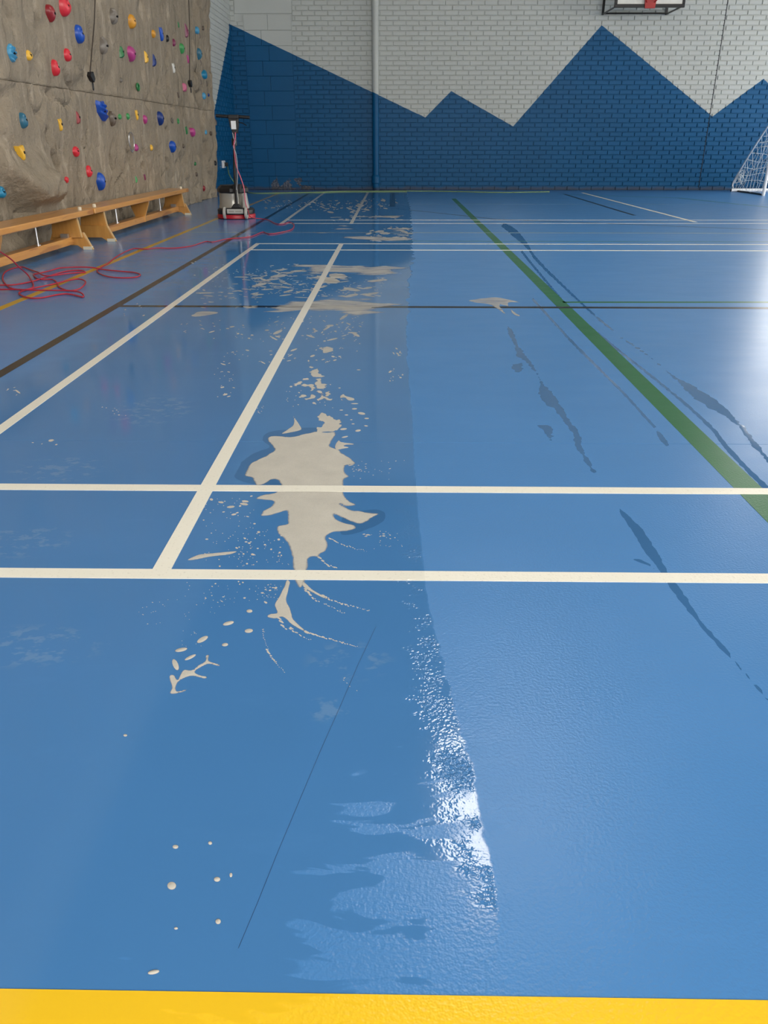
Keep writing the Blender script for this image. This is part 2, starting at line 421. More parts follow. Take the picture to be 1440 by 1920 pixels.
# ---- back wall of painted brick
BL, BH = .2345, .0785; JT = .015
wall_back = struct(MB().box((XL, WALL_Y+.02, 0), (XR+.2, WALL_Y+.25, ZC)).build('wall_back', M_MURAL))
JX = 5.857     # movement joint
BX0, BX1 = -2.79, -1.92   # block infill
rng = random.Random(4)
def brick_mesh(mb, x0, x1, z0, z1, dy=0, e=.0035):
    y0, y1 = WALL_Y+dy, WALL_Y+.022
    mb.add([(x0+e, y0, z0+e), (x1-e, y0, z0+e), (x1-e, y0, z1-e), (x0+e, y0, z1-e),
            (x0, y0+e, z0), (x1, y0+e, z0), (x1, y0+e, z1), (x0, y0+e, z1), (x0, y1, z0), (x1, y1, z0), (x1, y1, z1), (x0, y1, z1)],
           [(0, 1, 2, 3), (4, 5, 1, 0), (5, 6, 2, 1), (6, 7, 3, 2), (7, 4, 0, 3), (8, 9, 5, 4), (9, 10, 6, 5), (10, 11, 7, 6), (11, 8, 4, 7)])
unit = MB(); brick_mesh(unit, 0, BL-JT, 0, BH-JT)
unit.v = [(v[0], v[1]-WALL_Y, v[2]) for v in unit.v]
rest = MB(); cand = []
nrow = int(4.5/BH)
def spans(z0, z1):
    """brick runs of a course: pieces of wall between openings"""
    cuts = [(-3.25, JX-.007), (JX+.007, 10.0)]
    out = []
    holes = [(BX0-.006, BX1+.006, 0, 2.93)]
    holes.append((-2.95, -1.9, 2.88, 3.35))
    holes.append((7.5, 9.35, .85, 4.75))
    for a, b in cuts:
        segs = [(a, b)]
        for h0, h1, hz0, hz1 in holes:
            if z1 > hz0 and z0 < hz1:
                ns = []
                for s0, s1 in segs:
                    if h1 <= s0 or h0 >= s1: ns.append((s0, s1)); continue
                    if h0 > s0: ns.append((s0, h0))
                    if h1 < s1: ns.append((h1, s1))
                segs = ns
        out += segs
    return out
for r in range(nrow):
    z0 = r*BH+.004; z1 = z0+BH-JT
    for s0, s1 in spans(z0, z1):
        x = -3.25+(BL/2 if r % 2 else 0) - BL
        # small drift per course, as laid by hand
        x += .01*math.sin(r*1.7)
        while x < s1:
            a, b = max(x, s0), min(x+BL-JT, s1); 
            if b-a > .03:
                dy = rng.uniform(-.004, .002)
                full = abs((b-a)-(BL-JT)) < 1e-6
                cand.append((a, b, z0, z1, dy, full))
            x += BL
def vis_size(c):
    a, b, z0, z1, dy, full = c; p = Vector(((a+b)/2, WALL_Y, (z0+z1)/2)); v = p-Vector((0, 0, CAM_H)); D = v.dot(_fw)
    x, y = 720+F_PX*v.dot(_rt)/D, 960-F_PX*v.dot(_up)/D
    if not full or not (12 < x < 1428 and 5 < y < 1900) or (690 < x < 718) or (x < 445) or (1110 < x < 1290 and y < 50): return 0
    return F_PX/D*F_PX*v.y/(D*D)
order = sorted(range(len(cand)), key=lambda i: -vis_size(cand[i]))
single = set(order[:300])
bmesh_data = None
for i, (a, b, z0, z1, dy, full) in enumerate(cand):
    if i in single:
        if bmesh_data is None:
            o = unit.build('brick', M_MURAL, wall_back); bmesh_data = o.data
        else:
            o = bpy.data.objects.new('brick', bmesh_data); COL.objects.link(o); o.parent = wall_back
        o.location = (a, WALL_Y+dy, z0)
    else: brick_mesh(rest, a, b, z0, z1, dy)
tag(rest.build('brick_courses', M_MURAL, wall_back), None, None, kind='stuff')
# block infill beside the corner
bw = (BX1-BX0)/2; bh = .2437
for r in range(12):
    off = 0 if r % 2 else bw*.45
    xs = [BX0, BX0+bw-(0 if r % 2 else .13), BX1]
    for a, b in zip(xs[:-1], xs[1:]):
        mb = MB(); brick_mesh(mb, a+.003, b-.003, r*bh+.004, (r+1)*bh-.002, .002, .003); mb.build('block', M_MURAL, wall_back)
mb = MB(); brick_mesh(mb, -2.94, -1.905, 2.94, 3.34, -.002, .004); mb.build('lintel', M_MURAL, wall_back)
for xx in (BX0-.004, BX1+.004):
    MB().box((xx-.006, WALL_Y-.004, 0), (xx+.006, WALL_Y+.011, 2.9)).build('render_edge', M_MURAL, wall_back)
MB().box((JX-.007, WALL_Y+.004, .05), (JX+.007, WALL_Y+.021, 4.5)).build('movement_joint', M_JOINT, wall_back)

# ---- left wall of painted brick (seen past the end of the climbing wall)
def lw(x, y, z): return (LW0+LWK*z+x, y, z)
wl = MB()
prof_ = [(-.009, WALL_Y+.1), (-.009, 13.9), (-.36, 13.9), (-.36, YB), (-.55, YB), (-.55, WALL_Y+.1)]
wl.add([lw(x, y, 0) for x, y in prof_]+[lw(x, y, ZC) for x, y in prof_], [(0, 1, 2, 3, 4, 5), (11, 10, 9, 8, 7, 6)]+[(i, (i+1) % 6, 6+(i+1) % 6, 6+i) for i in range(6)])
wall_left = struct(wl.build('wall_left', M_MURAL))
lb = MB()
for r in range(nrow):
    z0 = r*BH+.004; z1 = z0+BH-JT; y = 14.0+(BL/2 if r % 2 else 0)-BL
    while y < WALL_Y:
        a, b = max(y, 13.9), min(y+BL-JT, WALL_Y-.004)
        if b-a > .03:
            d = rng.uniform(-.001, .0025); e = .004
            vs = [lw(d, a+e, z0+e), lw(d, b-e, z0+e), lw(d, b-e, z1-e), lw(d, a+e, z1-e), lw(d-e, a, z0), lw(d-e, b, z0), lw(d-e, b, z1), lw(d-e, a, z1),
                  lw(-.012, a, z0), lw(-.012, b, z0), lw(-.012, b, z1), lw(-.012, a, z1)]
            lb.add(vs, [(0, 1, 2, 3), (4, 5, 1, 0), (5, 6, 2, 1), (6, 7, 3, 2), (7, 4, 0, 3), (8, 9, 5, 4), (9, 10, 6, 5), (10, 11, 7, 6), (11, 8, 4, 7)])
        y += BL
tag(lb.build('brick_courses', M_MURAL, wall_left), None, None, kind='stuff')

# ------------------------------------------------------------------ court lines (paint on the floor)
LT = {'w': .00095, 'g': .0004, 'k': .0005, 'y': .0006, 'c': .0005}
def line(name, p, q, width, mat, zt, label=None):
    p, q = Vector((p[0], p[1], 0)), Vector((q[0], q[1], 0)); d = (q-p).normalized(); nrm = Vector((-d.y, d.x, 0))*width/2
    a = [p-nrm, q-nrm, q+nrm, p+nrm]
    o = MB().add([(v.x, v.y, 0.00001) for v in a]+[(v.x, v.y, zt) for v in a], [(4, 5, 6, 7), (0, 1, 5, 4), (1, 2, 6, 5), (2, 3, 7, 6), (3, 0, 4, 7)]).build(name, mat, floor)
    if label: o['label'] = label
    return o
B1, B2, S1 = -1.262, -.499, 1.452
YF = S1+6.06
line('court_line', (B1, S1-.02), (B1, YF+.02), .04, M_LWHITE, LT['w'], 'white outer end line of the near badminton court')
line('court_line', (B2, S1), (B2, YF), .04, M_LWHITE, LT['w'], 'white inner service line crossing the foam puddle')
for yy, zz in ((S1, .001), (S1+.46, .001), (YF-.46, .001), (YF, .001)):
    line('court_line', (B1-.019, yy), (9.6, yy), .04, M_LWHITE, zz)
line('court_line', (-1.31, 9.47), (-1.335, 15.75), .04, M_LWHITE, LT['w']); line('court_line', (-.515, 9.47), (-.535, 15.75), .04, M_LWHITE, LT['w'])
line('court_line', (-1.33, 9.5), (9.6, 9.66), .035, M_LWHITE, .001); line('court_line', (-1.33, 9.93), (9.6, 10.1), .035, M_LWHITE, .001)
line('court_line', (-.35, 12.62), (6, 12.7), .035, M_LFAINT, .0008, 'faint worn pale line near the back wall')
line('court_line', (XL+.4, .503), (9.6, .5), .088, M_LYELLOW, .0009, 'broad bright yellow line nearest the photographer')
line('court_line', (-2.2, .6), (-2.157, 15.6), .05, M_LOCHRE, LT['y'], 'ochre yellow line running beside the benches')
line('court_line', (-1.56, .6), (-1.597, 15.4), .05, M_LBLACK, LT['k'], 'black line running between bench and white line')
line('court_line', (-1.575, 4.47), (9.6, 4.47), .052, M_LBLACK, .00045, 'thin black line crossing the court')
line('court_line', (.938, .6), (.938, 13.95), .075, M_LGREEN, LT['g'], 'broad green line running towards the back wall')
line('court_line', (.96, 4.63), (9.6, 4.78), .045, M_LGREEN, .0004, 'thin green line beside the black cross line')
line('court_line', (-2.19, 8.5), (9.6, 8.5), .035, M_LCREAM, LT['c'], 'dull cream line between the two courts')
line('court_line', (.0, 7.74), (9.6, 7.72), .03, M_LGREEN, .0003)
def gp(x, y): v = G(x, y); return (v.x, v.y)
line('court_line', gp(1092, 361.5), gp(1304, 416.5), .05, M_LWHITE, .0011, 'short white slanting line in front of the goal')
line('court_line', gp(1058, 364), gp(1190, 404), .05, M_LBLACK, .0006, 'short black slanting line')
line('court_line', gp(736, 361), gp(736, 388), .09, M_LBLACK, .0006)
line('court_line', gp(733, 390), gp(930, 411), .03, M_LBLACK, .0006); line('court_line', gp(930, 411), gp(1440, 431), .03, M_LBLACK, .0006)
line('court_line', gp(1270, 371), gp(1440, 388.5), .05, M_LGREEN, .0004); line('court_line', gp(1060, 365), gp(1270, 371), .05, M_LGREEN, .0004)
# long scratch in the vinyl
sc = [G(*q) for q in [(705, 1175), (672, 1245), (640, 1320), (600, 1410), (560, 1505), (520, 1600), (482, 1695), (447, 1778)]]
mb = MB()
for a, b in zip(sc[:-1], sc[1:]):
    n_ = Vector((-(b-a).y, (b-a).x, 0)).normalized()*.00028
    mb.add([(v.x, v.y, .0003) for v in (a-n_, b-n_, b+n_, a+n_)], [(0, 1, 2, 3)])
mb.build('scratch', M_SEAM, floor)['label'] = 'thin dark scratch across the near floor'

# ------------------------------------------------------------------ climbing wall
def zj(Y): return 1.235+.0045*Y
def ycr(z): return 13.42+.10*math.sin(z*2.1)+.05*z
def sstep(a, b, t): t = min(1, max(0, (t-a)/(b-a))); return t*t*(3-2*t)
_e = [OnTilt(*q, CL0, CLK) for q in [(22, 150), (14, 225), (10, 305), (35, 355), (62, 398)]]
EDGE = [(-1, _e[0].y-.05)]+[(p.z, p.y) for p in _e]
EDGE = sorted([(p.z, p.y) for p in _e])
def edge_y(z):
    if z <= EDGE[0][0]: return EDGE[0][1]-(EDGE[0][0]-z)*.9
    for (z0, y0), (z1, y1) in zip(EDGE[:-1], EDGE[1:]):
        if z <= z1: return y0+(y1-y0)*(z-z0)/(z1-z0)
    return EDGE[-1][1]-(z-EDGE[-1][0])*.9
TIP = OnTilt(62, 365, CL0, CLK)
HOLDS = [
 (95, 25, 16, 30, 'dred', 'egg', 'dark red egg-shaped hold beside the topmost red jug'),
 (121, 11, 22, 36, 'red', 'jug', 'bright red jug hold cut off by the top of the photo'),
 (149, 64, 18, 31, 'blue', 'bean', 'blue scooped hold left of the long rope'),
 (22, 99, 20, 32, 'sky', 'rib', 'pale blue ribbed hold nearest the photo left edge, upper panel'),
 (55, 104, 14, 18, 'yellow', 'jug', 'small yellow hold right of the pale blue ribbed hold'),
 (127, 103, 14, 24, 'red', 'bean', 'red bean-shaped hold below the blue scooped hold'),
 (104, 127, 14, 29, 'red', 'bean', 'red bean-shaped hold just above the horizontal panel joint'),
 (213, 31, 14, 28, 'grey', 'ribv', 'grey stone-coloured ribbed hold near the top'),
 (194, 86, 13, 30, 'grey', 'ribv', 'grey stone-coloured bulging hold right of the long rope'),
 (229, 97, 18, 23, 'green', 'half', 'dark green hold touching the magenta one, upper panel'),
 (246, 101, 17, 27, 'mag', 'egg', 'magenta hold touching the dark green one, upper panel'),
 (44, 226, 15, 29, 'teal', 'bean', 'dull teal kidney-shaped hold, lower panel'),
 (114, 233, 11, 23, 'yellow', 'tri', 'narrow yellow pointed hold left of the dark red half hold'),
 (147, 220, 10, 24, 'dred', 'half', 'dark red half-moon hold left of the big blue ribbed hold'),
 (190, 208, 25, 37, 'blue', 'big', 'large bright blue ribbed hold below the panel joint'),
 (210, 222, 13, 27, 'brown', 'ribv', 'brown upright ribbed hold beside the big blue one'),
 (225, 219, 7, 10, 'lgreen', 'round', 'tiny green hold right of the brown ribbed hold'),
 (240, 218, 7, 12, 'lgreen', 'round', 'tiny green hold left of the yellow pointed hold below the joint'),
 (248, 40, 13, 24, 'orange', 'jug', 'orange hold high up, right of the grey ribbed hold'),
 (288, 63, 9, 14, 'orange', 'round', 'small orange hold left of the blue triangular hold'),
 (303, 63, 15, 25, 'blue', 'tri', 'blue triangular hold high on the upper panel'),
 (314, 72, 5, 12, 'black', 'round', 'small black hold right of the blue triangular hold'),
 (326, 80, 6, 13, 'dmag', 'round', 'small dark magenta hold below the black hold'),
 (335, 46, 5, 11, 'green', 'tri', 'small dark green pointed hold at the top right of the wall'),
 (350, 57, 7, 25, 'dmag', 'half', 'tall narrow dark magenta hold by the wall crack'),
 (341, 91, 8, 18, 'lgreen', 'egg', 'light green hold left of the wall crack'),
 (275, 107, 14, 22, 'yellow', 'half', 'yellow hold touching the dark blue one, upper panel'),
 (289, 112, 15, 25, 'navy', 'half', 'dark blue hold touching the yellow one, upper panel'),
 (326, 127, 12, 18, 'white', 'tri', 'white triangular hold on the upper panel'),
 (353, 110, 10, 15, 'mag', 'tri', 'magenta triangular hold by the wall crack'),
 (259, 163, 9, 13, 'green', 'ring', 'green ring-shaped hold just above the panel joint'),
 (346, 164, 7, 15, 'pink', 'box', 'pink blocky hold beside the second belay device'),
 (335, 178, 7, 11, 'brown', 'tri', 'small brown hold below the pink blocky hold'),
 (227, 150, 8, 9, 'grey', 'jug', 'small grey pocket hold left of the green ring-shaped hold'),
 (370, 57, 8, 13, 'sky', 'round', 'topmost pale blue hold on the end panel'),
 (381, 53, 4, 8, 'brown', 'round', 'topmost tiny brown hold on the end panel'),
 (375, 66, 4, 11, 'brown', 'half', 'thin brown hold under the topmost pale blue hold'),
 (373, 101, 6, 20, 'teal', 'egg', 'tall teal hold on the end panel'),
 (377, 117, 4, 11, 'brown', 'half', 'thin brown hold under the tall teal hold'),
 (384, 140, 9, 16, 'cyan', 'round', 'bright cyan hold halfway up the end panel'),
 (388, 157, 5, 10, 'brown', 'half', 'small brown hold below right of the bright cyan hold'),
 (377, 153, 4, 11, 'brown', 'half', 'small brown hold below left of the bright cyan hold'),
 (383, 180, 8, 12, 'sky', 'round', 'pale blue hold on the end panel just above the joint'),
 (391, 178, 4, 6, 'navy', 'round', 'tiny navy hold at the wall end just above the joint'),
 (257, 215, 10, 19, 'yellow', 'tri', 'yellow pointed hold below the panel joint'),
 (272, 224, 8, 16, 'mag', 'egg', 'magenta egg-shaped hold between yellow and dark blue holds'),
 (300, 222, 11, 25, 'navy', 'egg', 'dark blue tall oval hold below the panel joint'),
 (323, 226, 7, 9, 'grey', 'ring', 'small grey ring hold right of the dark blue oval'),
 (334, 227, 7, 9, 'lgreen', 'ring', 'small light green ring hold beside the grey ring hold'),
 (405, 229, 5, 13, 'brown', 'half', 'brown hold at the far wall edge beside the machine grip'),
 (43, 286, 23, 28, 'yellow', 'tri', 'large yellow triangular hold low on the near wall'),
 (143, 284, 16, 19, 'red', 'jug', 'red round jug hold on the lower panel'),
 (167, 321, 11, 22, 'red', 'bean', 'red hold up and left of the low blue oval'),
 (125, 337, 9, 12, 'red', 'round', 'small red hold low above the near bench'),
 (188, 340, 16, 33, 'blue', 'egg', 'low bright blue tall oval hold just above the bench gap'),
 (4, 361, 16, 22, 'cyan', 'jug', 'teal blue hold cut off by the left edge of the photo'),
 (350, 244, 6, 15, 'green', 'tri', 'dark green pointed hold left of a magenta hold, lower panel'),
 (362, 248, 8, 16, 'mag', 'egg', 'magenta hold by the wall crack, lower panel'),
 (386, 248, 5, 9, 'sky', 'round', 'small pale blue hold on the lower end panel'),
 (396, 250, 4, 8, 'brown', 'round', 'small brown hold right of the lower pale blue hold'),
 (405, 249, 3, 9, 'brown', 'half', 'thin brown hold at the far edge of the lower end panel'),
 (256, 277, 9, 13, 'mag', 'round', 'round magenta hold beside the wire loop'),
 (284, 277, 8, 11, 'yellow', 'round', 'small yellow hold low on the wall middle'),
 (324, 275, 10, 21, 'blue', 'egg', 'slanted blue oval hold low on the right of the wall'),
 (344, 274, 5, 7, 'brown', 'round', 'small dark brown hold right of the slanted blue oval'),
 (366, 307, 4, 7, 'green', 'round', 'tiny green hold low by the wall crack'),
 (404, 306, 5, 9, 'black', 'round', 'small black hold low at the far wall edge'),
 (256, 336, 6, 14, 'lgreen', 'half', 'small light green hold just above the far bench'),
 (272, 332, 8, 12, 'dmag', 'tri', 'dark magenta hold just above the far bench'),
 (369, 327, 5, 8, 'brown', 'round', 'small brown hold low near the far end of the wall'),
 (382, 353, 5, 11, 'dred', 'egg', 'lowest dark red hold past the end of the far bench'),
]
HGRID = {}
for h_ in HOLDS:
    p_ = OnTilt(h_[0], h_[1], CL0, CLK); r_ = h_[3]/scale_at(p_)*1.0+.05
    for a_ in range(int((p_.y-2*r_)*2), int((p_.y+2*r_)*2)+1):
        for b_ in range(int((p_.z-2*r_)*2)-1, int((p_.z+2*r_)*2)+1): HGRID.setdefault((a_, b_), []).append((p_.y, p_.z, r_))
def flat_near_holds(Y, z):
    w = 0
    for y_, z_, r_ in HGRID.get((int(Y*2), math.floor(z*2)), ()):
        q = math.hypot(Y-y_, z-z_)/r_
        if q < 1.6: w = max(w, sstep(1.6, .7, q))
    return w
def disp(Y, z):
    p = Vector((Y*.55, z*.32, 3.1)); low = .05*mnoise.noise(p)+.03*mnoise.noise(p*2.3+Vector((5, 1, 0))); d = low
    q = Vector((Y*3.2, z*1.5, 9.0)); r = 1-abs(mnoise.noise(q)); d -= .045*max(0, r-.86)/.14
    r2 = 1-abs(mnoise.noise(Vector((Y*1.7+mnoise.noise(Vector((Y*2, z*2, 1)))*.6, z*.55, 4.0)))); d -= .055*max(0, r2-.93)/.07
    d += .022*mnoise.noise(Vector((Y*7, z*4, 2)))+.013*mnoise.noise(Vector((Y*19, z*11, 7)))
    hole = mnoise.noise(Vector((Y*4.3+20, z*3.6, 1.7))); d -= .075*sstep(.42, .6, hole)
    # deep crack dividing off the end panel
    c = (Y-ycr(z))/.16; d -= .15*math.exp(-c*c)
    if Y > ycr(z): d += .01
    # slab edge and its rounded foot low on the near side
    e = edge_y(z)+.05*mnoise.noise(Vector((z*5, 3, 1)))
    if z < 1.24:
        k = sstep(e-.12, e+.04, Y); d += (k-1)*.12*sstep(1.24, 1.1, z)
        r = math.hypot((Y-TIP.y-.05)/.55, (z-TIP.z-.03)/.33)
        if r < 1.4: d += .2*sstep(1.15, .2, r)*k
    w = flat_near_holds(Y, z)
    if w: d = d+(low-d)*w*(.85 if z > 1.24 or Y > 7.6 else .3)
    d *= sstep(-.02, .1, 4.42-z)
    if z < .45: d = min(d, .045+.16*sstep(.33, .45, z))
    return max(-.2, min(.22, d))
def csurf(Y, z): return CL0+CLK*z+disp(Y, z)
cw = empty('climbing_wall', (CL0, 9.0, 0), 'sculpted grey concrete climbing wall along the left side', 'climbing wall')
def panel(y0, y1, z0f, z1f, ny, nz, y0f=None, y1f=None):
    mb = MB(); vs = []; g = .006
    for j in range(nz+1):
        for i in range(ny+1):
            t, s_ = i/ny, (0 if j == 0 else 1 if j == nz else .003+.994*(j-1)/(nz-2))
            zc = 1.3
            Y = y0+(y1-y0)*t
            za, zb = z0f(Y), z1f(Y); z = za+(zb-za)*s_
            a = y0f(z) if y0f else y0; b = y1f(z) if y1f else y1; Y = a+(b-a)*t
            x = csurf(Y, z)
            if i in (0, ny) or j in (0, nz): x -= .008
            vs.append((x-CL0, Y-9.0, z))
    fs = [(j*(ny+1)+i, j*(ny+1)+i+1, (j+1)*(ny+1)+i+1, (j+1)*(ny+1)+i) for j in range(nz) for i in range(ny)]
    mb.add(vs, fs); return mb.build('rock_panel', M_CONC, cw, smooth=True)
zero = lambda Y: 0.0
top = lambda Y: 4.4
panel(3.0, 13.4, zero, lambda Y: zj(Y)-.0015, 520, 64, y1f=lambda z: ycr(z)-.004)
panel(13.4, 14.38, zero, lambda Y: zj(Y)-.0015, 32, 46, y0f=lambda z: ycr(z)+.004)
panel(3.0, 13.4, lambda Y: zj(Y)+.0015, top, 260, 90, y1f=lambda z: ycr(z)-.004)
panel(13.4, 14.38, lambda Y: zj(Y)+.0015, top, 32, 90, y0f=lambda z: ycr(z)+.004)
# core block behind the panels with the cut end face
mb = MB(); a0, a1 = 2.98, 14.40
x0, x1 = -3.2-CL0, -.062
def cp(x, y, z): return (x, y-9.0, z)
mb.add([cp(-.26, a0, 0), cp(-.26, 13.75, 0), cp(-.03, a1, 0), cp(-.06, a1, 0), cp(-.40, a0, 0),
        cp(-.26+CLK*4.4, a0, 4.38), cp(-.26+CLK*4.4, 13.75, 4.38), cp(-.03+CLK*4.4, a1, 4.38), cp(-.05+CLK*4.4, a1, 4.38), cp(-.4, a0, 4.38)],
       [(0, 1, 6, 5), (1, 2, 7, 6), (2, 3, 8, 7), (3, 4, 9, 8), (4, 0, 5, 9), (0, 4, 3, 2, 1), (5, 6, 7, 8, 9)])
mb.build('core', M_CONC, cw)

# ---- holds
HC = {'dred': srgb(142, 34, 40), 'red': srgb(212, 44, 58), 'blue': srgb(22, 78, 176), 'navy': srgb(22, 52, 120), 'sky': srgb(70, 150, 190),
      'teal': srgb(44, 104, 130), 'cyan': srgb(26, 128, 168), 'yellow': srgb(232, 180, 56), 'orange': srgb(214, 150, 44), 'green': srgb(38, 118, 62),
      'lgreen': srgb(66, 150, 84), 'mag': srgb(176, 62, 128), 'dmag': srgb(120, 34, 76), 'pink': srgb(200, 90, 130), 'white': srgb(214, 212, 204),
      'brown': srgb(92, 78, 64), 'black': srgb(34, 32, 32), 'grey': srgb(112, 104, 94)}
HM = {k: simple('hold_'+k, c, .42, bump=.12, var=.1, coat=.15) for k, c in HC.items()}
POLY = {'tri': [(-1, .85), (-.2, .8), (1, 1), (.75, .3), (.2, -1.05), (-.15, -1)], 'half': [(-.75, 1), (.35, .8), (.95, .1), (.6, -.7), (-.3, -1), (-.7, -.9)],
        'box': [(-.9, .95), (.9, 1), (1, -.8), (.2, -1), (-.95, -.85)], 'big': [(-1, 1), (.2, .9), (.9, 1), (1, .1), (.95, -1), (.35, -.9), (-.6, -.1)]}
def ray_poly(poly, c, s):
    best = 1.2
    for (x0, y0), (x1, y1) in zip(poly, poly[1:]+poly[:1]):
        ex, ey = x1-x0, y1-y0; den = c*ey-s*ex
        if abs(den) < 1e-9: continue
        r = (x0*ey-y0*ex)/den; u = (x0*s-y0*c)/den
        if r > 0 and -1e-6 <= u <= 1+1e-6: best = r; break
    return best
def hold_mesh(kind, seed, W_, H_, D_):
    rg = random.Random(seed); nr, ns = 8, 28; mb = MB(); vs = []; ph = rg.uniform(0, 6)
    def R(t):   # outline in polar form, t=0 along +u (right), pi/2 up
        c, s = math.cos(t), math.sin(t)
        if kind == 'egg': return 1-.16*s*0+(-.22*min(0, s)*-1 if s < 0 else .02)*abs(c)
        if kind in POLY: return ray_poly(POLY[kind], c, s)
        if kind == 'bean': return 1-.22*max(0, math.cos(t-.2))**3+.05*math.sin(2*t+ph)
        return 1+.06*math.sin(3*t+ph)
    def hgt(u, v, rr):
        h = math.sqrt(max(0, 1-rr**2.6))
        if kind in ('rib', 'big'): h *= .82+.18*math.sin(v*13+u*3)
        if kind == 'ribv': h *= .7+.3*math.cos(u*10)
        if kind in ('jug', 'bean'):
            h *= 1-.55*math.exp(-((u-.05)/.35)**2-((v-.28)/.25)**2)
        if kind in ('tri', 'triup', 'half'): h *= .75+.35*(-v if kind != 'triup' else v)*.8
        return h+.05*mnoise.noise(Vector((u*2+seed, v*2, seed*.7)))*h
    for i in range(nr+1):
        rr = 1-(i/nr)**1.3 if i < nr else 0
        for k in range(ns):
            t = 2*math.pi*k/ns; q = R(t)*rr; u, v = q*math.cos(t), q*math.sin(t)
            if kind == 'egg' : u *= 1+.25*v
            vs.append((u*W_/2, v*H_/2, D_*hgt(u, v, rr) if rr < .999 else -.03))
    fs = [(i*ns+k, i*ns+(k+1) % ns, (i+1)*ns+(k+1) % ns, (i+1)*ns+k) for i in range(nr) for k in range(ns)]
    fs.append(tuple(range(ns))[::-1]); mb.add(vs, fs)
    return mb, D_*hgt(0, 0, 0)
PERM = Matrix(((0, 0, 1), (1, 0, 0), (0, 1, 0)))    # local x->+Y, y->+Z, z->+X
def wall_point(px, py):
    p = OnTilt(px, py, CL0, CLK)
    for _ in range(3):
        d = disp(p.y, p.z); p = OnTilt(px, py, CL0+d, CLK)
    return p
for i, (px, py, wp, hp, col, kind, label) in enumerate(HOLDS):
    p = wall_point(px, py); s = scale_at(p); H_ = hp/s*1.0
    dxdY = abs((OnTilt(px+1, py, CL0, CLK).y-OnTilt(px, py, CL0, CLK).y)); dxdY = 1/dxdY
    D_ = min(.09, max(.028, H_*.42))*(.65 if kind in ('tri', 'half') else 1); W_ = min((.95 if kind == 'tri' else 1.25)*H_, max(.45*H_, (wp-.55*D_*s)/dxdY))
    if kind == 'ring':
        mb = MB(); R0 = H_/2
        pts = [(math.cos(t)*W_*.42, math.sin(t)*R0*.8, .012) for t in [2*math.pi*k/16 for k in range(17)]]
        mb.tube(pts, R0*.28, 8, caps=False); mb.lathe([(R0*.9, -.03), (R0*.8, .006)], n=16); hz = .006
    else: mb, hz = hold_mesh(kind, i+3, W_, H_, D_)
    o = mb.build('climbing_hold', HM[col], None, smooth=True)
    p = wall_point(px-.35*D_*s*.8, py)
    o.matrix_world = Matrix.Translation((p.x-.004, p.y, p.z)) @ PERM.to_4x4()
    tag(o, label, 'climbing hold', 'holds on the climbing wall')
    if hp >= 17 and kind != 'ring':
        b = MB().lathe([(.011, -.012), (.011, .004), (.006, .004), (.006, -.002)], (0, 0, hz), 8).build('bolt', M_BLACKM, o); b['label'] = 'dark bolt head'
# belay ropes with devices
def belay(pt, pb, dev_h, label1, label2):
    a, b = OnTilt(*pt, CL0+.16, CLK), OnTilt(*pb, CL0+.16, CLK)
    a = b+(a-b)*1.35
    mb = MB(); mb.tube([a, a.lerp(b, .5)+Vector((.01, .004, 0)), b], .006, 8)
    r = mb.build('belay_rope', M_ROPE, smooth=True); tag(r, label1, 'rope', 'belay ropes')
    h = dev_h; root = empty('belay_device', b-Vector((0, 0, h)), label2, 'belay device', 'belay devices')
    MB().prism([(-.35*h, .75*h), (-.12*h, .98*h), (.1*h, .9*h), (.22*h, 1.02*h), (.42*h, .62*h), (.18*h, .42*h), (-.05*h, .5*h)], 'x', -.02, .02).build('body', M_BLACK, root, bevel=.004)
    c = [(0, (.16+.09*math.cos(t))*h-.05*h+.05*h, (.22+.22*math.sin(t))*h) for t in [2*math.pi*k/16 for k in range(17)]]
    MB().tube(c, .005, 8, caps=False).build('carabiner', M_BLACKM, root, smooth=True)
belay((177, 0), (169, 134), .15, 'dark rope hanging left of the grey bulging hold', 'black belay device hanging on the nearer rope')
belay((353, 0), (355.5, 150), .15, 'dark rope hanging beside the wall crack', 'black belay device hanging beside the wall crack')
# wire loop on the wall
p = wall_point(243, 276)
mb = MB(); mb.tube([(p.x+.03, p.y+.09*math.cos(t), p.z+.06+.09*math.sin(t)) for t in [2*math.pi*k/20 for k in range(21)]], .005, 6, caps=False)
mb.tube([(p.x+.035, p.y-.09+.05*k, p.z-.03-.02*math.sin(k*1.5)) for k in range(4)], .007, 6)
tag(mb.build('wire_loop', M_STEEL, smooth=True), 'thin wire loop fixed beside the round magenta hold', 'wire loop')

